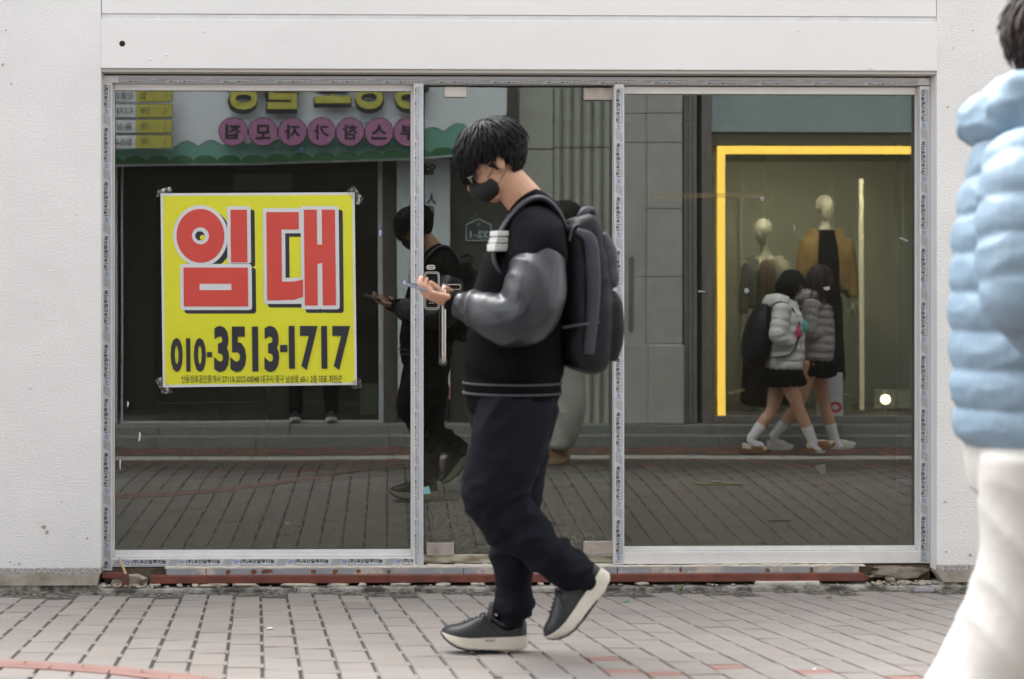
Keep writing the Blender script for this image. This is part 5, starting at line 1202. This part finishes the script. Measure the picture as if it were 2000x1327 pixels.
# ------------------------------------------------------------------ the two girls across the street
puffw = mat('white_puffer', (.76, .75, .72), .5, .002, 25, .05, 6); puffg = mat('grey_puffer', (.34, .31, .30), .5, .002, 25, .06, 6)
sock = mat('white_sock', (.72, .70, .74), .9); slip_fur = mat('cream_fur', (.55, .47, .36), .95, .004, 80, .15, 30); slip_up = mat('brown_suede', (.20, .095, .04), .9); clog = mat('white_clog', (.55, .55, .50), .45)
def girl(gx, D, lab, hd, pitch, joints, jm, arms, legs, hair_len, shoes, hairm, seed):
    SG = (D - CAM.y) / F; base = R(gx, 602, D); G0 = gz(-D); root = thing('person', lab, 'person', (base.x, -D, G0))
    def k(a, b, y=0.0, *r):
        p = R(a, b, D - y); return (p.x - base.x, y, p.z - G0, *r)
    M = head_frame(k(*hd), rad(pitch), 0, .95)
    J = {a: k(*b) for a, b in joints.items()}
    jt = dict(M=M, **J, arms=[(k(*a[0]), k(*a[1]), k(*a[2]), a[3], a[4]) for a in arms], legs=[tuple(k(*q) for q in l) for l in legs])
    figure(root, jt, skin, .006); eyes(M, root)
    tz = J['chest'][2]
    n_, c_, w_, h_ = (Vector(J[q]) for q in ('neck', 'chest', 'waist', 'hip'))
    jkt = garment(root, 'puffer_jacket', [dict(p=[(*(h_ + Vector((0, 0, .0))), .175, .15), (*((h_ + w_) / 2), .19, .165), (*w_, .19, .165), (*((w_ + c_) / 2), .19, .16), (*c_, .185, .145), (*(c_ * .45 + n_ * .55), .13, .11), (*n_, .09, .09)], k=12, n=28, baffle=(.075, .014))] +
        [dict(p=[(*(Vector(a[0]) + Vector((0, 0, .01))), .078), (*((Vector(a[0]) + Vector(a[1])) / 2), .076), (*a[1], .07), (*((Vector(a[1]) + Vector(a[2])) / 2), .062), (*a[2], .045)], k=9, n=20, baffle=(.07, .011)) for a in jt['arms']], jm, .009, .006, pf, it=2)
    garment(root, 'hood', [[(*(n_ + Vector((-.02, -.11, -.01))), .045), (*(n_ + Vector((-.10, -.07, .0))), .065), (*(n_ + Vector((-.13, 0, -.02))), .075), (*(n_ + Vector((-.10, .07, .0))), .065), (*(n_ + Vector((-.02, .11, -.01))), .045)]], jm, .009, .006, pf, par=jkt)
    garment(root, 'skirt', [[(*(h_ + Vector((0, 0, .03))), .16, .13), (*(h_ + Vector((0, 0, -.04))), .18, .16), (*(h_ + Vector((.0, 0, -.11))), .20, .19)]], blackcloth, .009, .012, lambda v: math.sin(math.atan2(v.y, v.x - h_.x) * 16) * .7)
    hq = MB(); ell(hq, (-.030, 0, .048), (.088, .084, .090), M, 20)
    zl = (M @ Vector((0, 0, 0))).z
    locks(hq, M, 900, lambda p: (.065 if p.x > .0 else hair_len), seed=seed, keep=lambda p, d: p.z > -.03 and (p.x < .008 or p.z > .075), width=.008, lift=.004, down=1.6, rad_=(.108, .088, .104), jit=.12)
    hq.build('hair', hairm, root, smooth=True, local=True)
    for i, (hx_, hy_, yy, ang, sc_) in enumerate(shoes):
        an = Vector(jt['legs'][i][2]); kn = Vector(jt['legs'][i][1]); d_ = (kn - an).normalized()
        q = MB(); tube(q, [(*(an + d_ * .13), .050), (*(an + d_ * .06), .044), (*an, .040), (*(an + Vector((.02, 0, -.05))), .040), (*(an + Vector((.08, 0, -.065))), .034)], 4, 16); q.build('sock', sock, root, smooth=True, local=True)
        e_ = empty_part(root, 'slipper'); M_ = Matrix.Translation(Vector(k(hx_, hy_, yy))) @ Matrix.Rotation(rad(ang), 4, 'Y') @ Matrix.Scale(.86, 4)
        fur = sc_ == 'fur'
        shoe(e_, M_, slip_fur if fur else clog, slip_up if fur else clog, outs=False, kind='slip')
        if fur:
            q = MB(); tube(q, [(*(M_ @ Vector((.11, 0, .066))), .038, .034), (*(M_ @ Vector((.18, 0, .060))), .045, .034), (*(M_ @ Vector((.25, 0, .048))), .035, .025)], 4, 16, side=(0, 1, 0)); q.build('suede_top', slip_up, e_, smooth=True, local=True)
    return root, k
g1, k1 = girl(1530, 5.72, 'girl in white puffer jacket with black backpack walking across the street', (1547, 556, 0), 22,
    dict(neck=(1537, 588, 0), chest=(1534, 615, 0), waist=(1533, 672, 0), hip=(1531, 722, 0)), puffw,
    [((1530, 600, .17), (1520, 658, .21), (1548, 672, .17), (.2, .9, -.2), True), ((1538, 600, -.17), (1532, 655, -.20), (1552, 652, -.12), (.2, -.6, .6), False)],
    [((1536, 735, .08), (1562, 800, .08), (1588, 862, .08)), ((1526, 735, -.08), (1508, 800, -.08), (1468, 856, -.08))], .20,
    [(1578, 884, .08, -10, 'fur'), (1448, 884, -.08, 4, 'fur')], hair_m, 31)
g2, k2 = girl(1588, 6.10, 'long haired girl in grey puffer jacket walking beside the white jacket girl', (1605, 545, 0), 2,
    dict(neck=(1594, 578, 0), chest=(1592, 602, 0), waist=(1592, 655, 0), hip=(1590, 705, 0)), puffg,
    [((1588, 592, .16), (1580, 648, .19), (1604, 652, .14), (.2, .9, -.2), True), ((1594, 592, -.16), (1588, 645, -.19), (1606, 665, -.17), (.2, -.6, .6), False)],
    [((1582, 715, .08), (1560, 790, .08), (1512, 852, .08)), ((1594, 715, -.08), (1610, 790, -.08), (1630, 858, -.08))], .44,
    [(1497, 879, .08, 3, 'clog'), (1618, 880, -.08, -4, 'clog')], hair_br, 37)
def wk(root, p): return WM[root.name] @ Vector(p)
# backpack of the first girl, bottles, shopping bag
gb = thing('backpack', 'large black backpack on the back of the girl in the white jacket', 'backpack', wk(g1, k1(1478, 705, 0)))
q = MB(); tube(q, [k1(1492, 602, 0, .10, .05), k1(1486, 625, 0, .15, .10), k1(1480, 665, 0, .16, .13), k1(1476, 695, 0, .15, .12), k1(1476, 706, 0, .12, .09)], 5, 24, side=(0, 1, 0)); q = remesh(q, .009, 4); q.xf(WM[gb.name].inverted() @ WM[g1.name]); q.build('bag_body', packm, gb, smooth=True, local=True)
for s in (1, -1):
    q = MB(); tube(q, [k1(1500, 612, .10 * s, .022, .007), k1(1520, 592, .13 * s, .024, .007), k1(1545, 600, .15 * s, .024, .007), k1(1562, 640, .16 * s, .022, .007), k1(1548, 690, .19 * s, .02, .006), k1(1505, 700, .17 * s, .018, .006)], 5, 10, side=(0, 1, 0)); q.xf(WM[gb.name].inverted() @ WM[g1.name]); q.build('shoulder_strap', packm, gb, smooth=True, local=True)
for (a, b, y_, colr, lab) in ((1561, 657, .20, (.55, .06, .18), 'small pink bottle held by the girl in the white jacket'), (1574, 645, .21, (.10, .42, .38), 'small teal capped bottle held by the girl in the white jacket')):
    q = MB(); c = wk(g1, k1(a, b, y_)); tube(q, [(*c, .022), (c.x, c.y, c.z + .05, .022), (c.x, c.y, c.z + .065, .013), (c.x, c.y, c.z + .08, .012)], 2, 14); tag(q.build('bottle', mat('bottle' + lab[6:10], colr, .35), origin=c, smooth=True), lab, 'bottle')
sbg = thing('shopping_bag', 'white shopping bag with red letters carried by the long haired girl', 'bag', wk(g2, k2(1626, 812, -.22)))
q = MB(); a, b = Vector(k2(1598, 812, -.22)), Vector(k2(1642, 728, -.22)); q.box(a.x, b.x, -.27, -.17, a.z, b.z, 0, .008); q.xf(WM[sbg.name].inverted() @ WM[g2.name]); q.build('bag_body', mat('bag_white', (.6, .59, .6), .6, .004, 20), sbg, local=True)
sh_ = Sheet(lambda u, v, k: (u, -.1685 + k, v)); sh_.put(text_fit('OS', b.x - .01, a.x + .01, a.z + .03, a.z + .13, .05), 0); sh_.mb.xf(WM[sbg.name].inverted() @ WM[g2.name]); sh_.mb.build('bag_lettering', mat('bag_red', (.5, .03, .05), .5), sbg, local=True)

# ------------------------------------------------------------------ mannequins in the display window
manq = mat('mannequin_cream', (.55, .52, .42), .35)
def mannequin(gx, D, lab, hd, headpitch, yaw, J, arms, legs, outfit):
    SG = (D - CAM.y) / F; base = R(gx, 602, D); root = thing('mannequin', lab, 'mannequin', (base.x, -D, ws), rad(90))
    Wi = WM[root.name].inverted()
    k = lambda a, b, y=0.0, *r: (*(Wi @ (R(a, b, D) + Vector((0, y, 0)))), *r)     # y: towards the street
    M = head_frame(k(*hd), rad(headpitch), yaw, 1.12)
    b = MB(); head(b, M); hc = M.to_translation()
    sd = (0, 1, 0)
    tube(b, [(*hc, .045), (*k(*J['neck']), .045, .05), (*k(*J['chest']), .16, .10), (*k(*J['waist']), .12, .09), (*k(*J['hip']), .15, .11)], 4, 16, side=sd)
    for a in arms: tube(b, [(*k(*a[0]), .045), (*k(*a[1]), .036), (*k(*a[2]), .026)], 4, 10); hand(b, k(*a[2]), Vector(k(*a[2])) - Vector(k(*a[1])), a[3], (14, 18, 20, 24), left=a[4])
    for l in legs: tube(b, [(*k(*l[0]), .08), (*k(*l[1]), .055), (*k(*l[2]), .035), (*k(l[2][0], l[2][1], l[2][2] + .12), .03)], 4, 12)
    remesh(b, .006, 3).build('body', manq, root, smooth=True, local=True)
    q = MB(); c0 = k(gx, 812, 0); q.box(-.2, .2, -.2, .2, .001, .012, 0, .004); q.build('base_plate', steelm, root, local=True)
    for nm, limbs, m_ in outfit(k): garment(root, nm, limbs, m_, .010, .006, side=sd)
    return root
brownj = mat('mustard_jacket', (.30, .19, .075), .8, .002, 30, .1, 6); creamc = mat('cream_cardigan', (.50, .45, .33), .85, .002, 40, .06, 8); brownt = mat('brown_top', (.17, .12, .085), .85); greyk = mat('grey_knit', (.16, .16, .15), .85)
mannequin(1492, 7.55, 'bald mannequin in cream and grey cardigan left in the display window', (1490, 452, .0), 2, rad(35),
    dict(neck=(1493, 490, 0), chest=(1495, 525, 0), waist=(1495, 590, 0), hip=(1494, 630, 0)),
    [((1460, 515, .0), (1453, 575, .02), (1449, 625, .05), (0, -1, 0), False), ((1532, 515, 0), (1540, 570, .03), (1535, 620, .1), (0, 1, 0), True)],
    [((1480, 650, 0), (1480, 730, .02), (1480, 800, 0)), ((1508, 650, 0), (1508, 730, .02), (1508, 800, 0))],
    lambda k: [('top', [[k(1494, 640, .01, .12, .10), k(1495, 580, .02, .115, .11), k(1495, 530, .02, .11, .115), k(1494, 512, .01, .08, .09)]], brownt),
               ('cardigan', [[k(1466, 600, -.01, .07, .10), k(1466, 540, -.01, .075, .11), k(1475, 508, -.01, .08, .08)], [k(1463, 515, 0, .06), k(1454, 570, .02, .052), k(1450, 612, .05, .045)]], greyk),
               ('cardigan', [[k(1524, 600, .01, .075, .11), k(1522, 540, .02, .085, .12), k(1512, 506, .01, .085, .09)], [k(1530, 515, 0, .062), k(1540, 568, .03, .052), k(1536, 608, .09, .045)]], creamc),
               ('skirt', [[k(1494, 620, 0, .15, .12), k(1494, 680, 0, .20, .16), k(1494, 785, 0, .24, .18)]], blackcloth)])
mannequin(1613, 7.75, 'tall mannequin in open mustard brown jacket in the display window', (1612, 406, .0), 0, 0,
    dict(neck=(1612, 440, 0), chest=(1613, 480, 0), waist=(1613, 550, 0), hip=(1613, 600, 0)),
    [((1575, 475, .0), (1566, 540, .02), (1562, 590, .05), (0, -1, 0), False), ((1652, 475, 0), (1661, 540, .03), (1660, 590, .06), (0, 1, 0), True)],
    [((1598, 620, 0), (1598, 710, .02), (1598, 795, 0)), ((1628, 620, 0), (1628, 710, .02), (1628, 795, 0))],
    lambda k: [('shirt', [[k(1613, 575, .03, .14, .10), k(1612, 500, .03, .14, .11), k(1612, 452, .02, .10, .08)]], blackcloth),
               ('jacket', [[k(1582, 570, .0, .085, .12), k(1582, 500, .0, .095, .13), k(1594, 452, -.01, .08, .08)], [k(1644, 570, .0, .085, .12), k(1642, 500, .0, .095, .13), k(1630, 452, -.01, .08, .08)], [k(1613, 570, -.06, .20, .07), k(1613, 480, -.06, .19, .07)], [k(1577, 470, 0, .075), k(1566, 540, .02, .066), k(1563, 580, .05, .055)], [k(1650, 470, 0, .075), k(1661, 540, .03, .066), k(1660, 580, .06, .055)]], brownj),
               ('trousers', [[k(1613, 580, 0, .16, .12), k(1613, 640, 0, .17, .13)], [k(1598, 640, 0, .09), k(1596, 740, 0, .10)], [k(1628, 640, 0, .09), k(1630, 740, 0, .10)]], blackcloth)])

# ------------------------------------------------------------------ photographer standing behind the camera (seen only in the glass)
pb = R(612, 833, 7.02); phg = thing('person', 'photographer in dark clothes whose legs show below the yellow poster', 'person', (pb.x, -7.02, FZ), rad(90))
Mh = head_frame((.05, 0, 1.62), 0)
jt = dict(M=Mh, neck=(.0, 0, 1.47), chest=(0, 0, 1.30), waist=(0, 0, 1.05), hip=(0, 0, .92), arms=[((0, .19, 1.38), (.03, .25, 1.12), (.10, .22, .90), (0, 1, 0), True), ((0, -.19, 1.38), (.03, -.25, 1.12), (.10, -.22, .90), (0, -1, 0), False)], legs=[((0, .10, .88), (.01, .15, .48), (0, .17, .08)), ((0, -.10, .88), (.01, -.15, .48), (0, -.17, .08))])
figure(phg, jt, skin, .008); eyes(Mh, phg)
hq = MB(); ell(hq, (-.014, 0, .042), (.106, .086, .098), Mh, 20); locks(hq, Mh, 300, .06, seed=3, keep=kp, width=.011, lift=.012); hq.build('hair', hair_m, phg, smooth=True, local=True)
garment(phg, 'jacket', [[(0, 0, .85, .18, .13), (0, 0, 1.1, .18, .13), (0, 0, 1.3, .19, .13), (0, 0, 1.42, .14, .10), (0, 0, 1.48, .07, .07)]] + [[(0, .17 * s, 1.38, .075), (.03, .25 * s, 1.12, .065), (.09, .225 * s, .93, .05)] for s in (1, -1)], mat('olive_coat', (.05, .05, .04), .85))
garment(phg, 'trousers', [[(0, 0, .95, .16, .12), (0, 0, .84, .16, .12)]] + [[(0, .09 * s, .85, .095), (.01, .15 * s, .48, .075), (0, .17 * s, .09, .062)] for s in (1, -1)], blackcloth)
for s in (1, -1): e_ = empty_part(phg, 'shoe'); shoe(e_, Matrix.Translation(Vector((-.09, .17 * s, .003))), outs=False, kind='boot')
# things on the far paving, visible only as reflections
c = R(1400, 945, 0.0); 
def ground_at(px_, py_):
    d = FW + RT * ((px_ - 685) / F) + UP * ((602 - py_) / F)
    lo_, hi_ = 6.7, 14.0
    for _ in range(50):
        t = (lo_ + hi_) / 2; p = CAM + d * t
        if p.z > gz(-p.y): lo_ = t
        else: hi_ = t
    p = CAM + d * lo_; return Vector((p.x, -p.y, gz(-p.y)))
c = ground_at(1400, 945); q = MB(); q.box(c.x - .15, c.x + .15, c.y - .06, c.y + .06, c.z - .01, c.z + .006, 0, .003); tag(q.build('access_cover', mat('sand_cover', (.36, .29, .18), .8, .001, 50, .2, 20), origin=c), 'small sand coloured cover plate set in the far paving', 'cover plate')
q = MB(); ell(q, (c.x, c.y, c.z + .012), (.04, .03, .014), n=16); tag(q.build('crushed_can', steelm, origin=(c.x, c.y, c.z + .006), smooth=True), 'shiny flattened can lying on the sand coloured cover plate', 'can')
c = ground_at(1520, 1018); q = MB(); q.add([(c.x - .07, c.y - .015, c.z + .004), (c.x + .06, c.y - .02, c.z + .008), (c.x + .07, c.y + .025, c.z + .012), (c.x - .05, c.y + .02, c.z + .006)], [(0, 1, 2, 3)]); q.add([(v[0], v[1], v[2] - .003) for v in q.v], [(3, 2, 1, 0)])
tag(q.build('yellow_leaf', mat('leaf_yellow', (.40, .36, .08), .7), origin=c), 'yellow leaf lying on the paving in front of the right window', 'leaf')
bpy.context.view_layer.update()
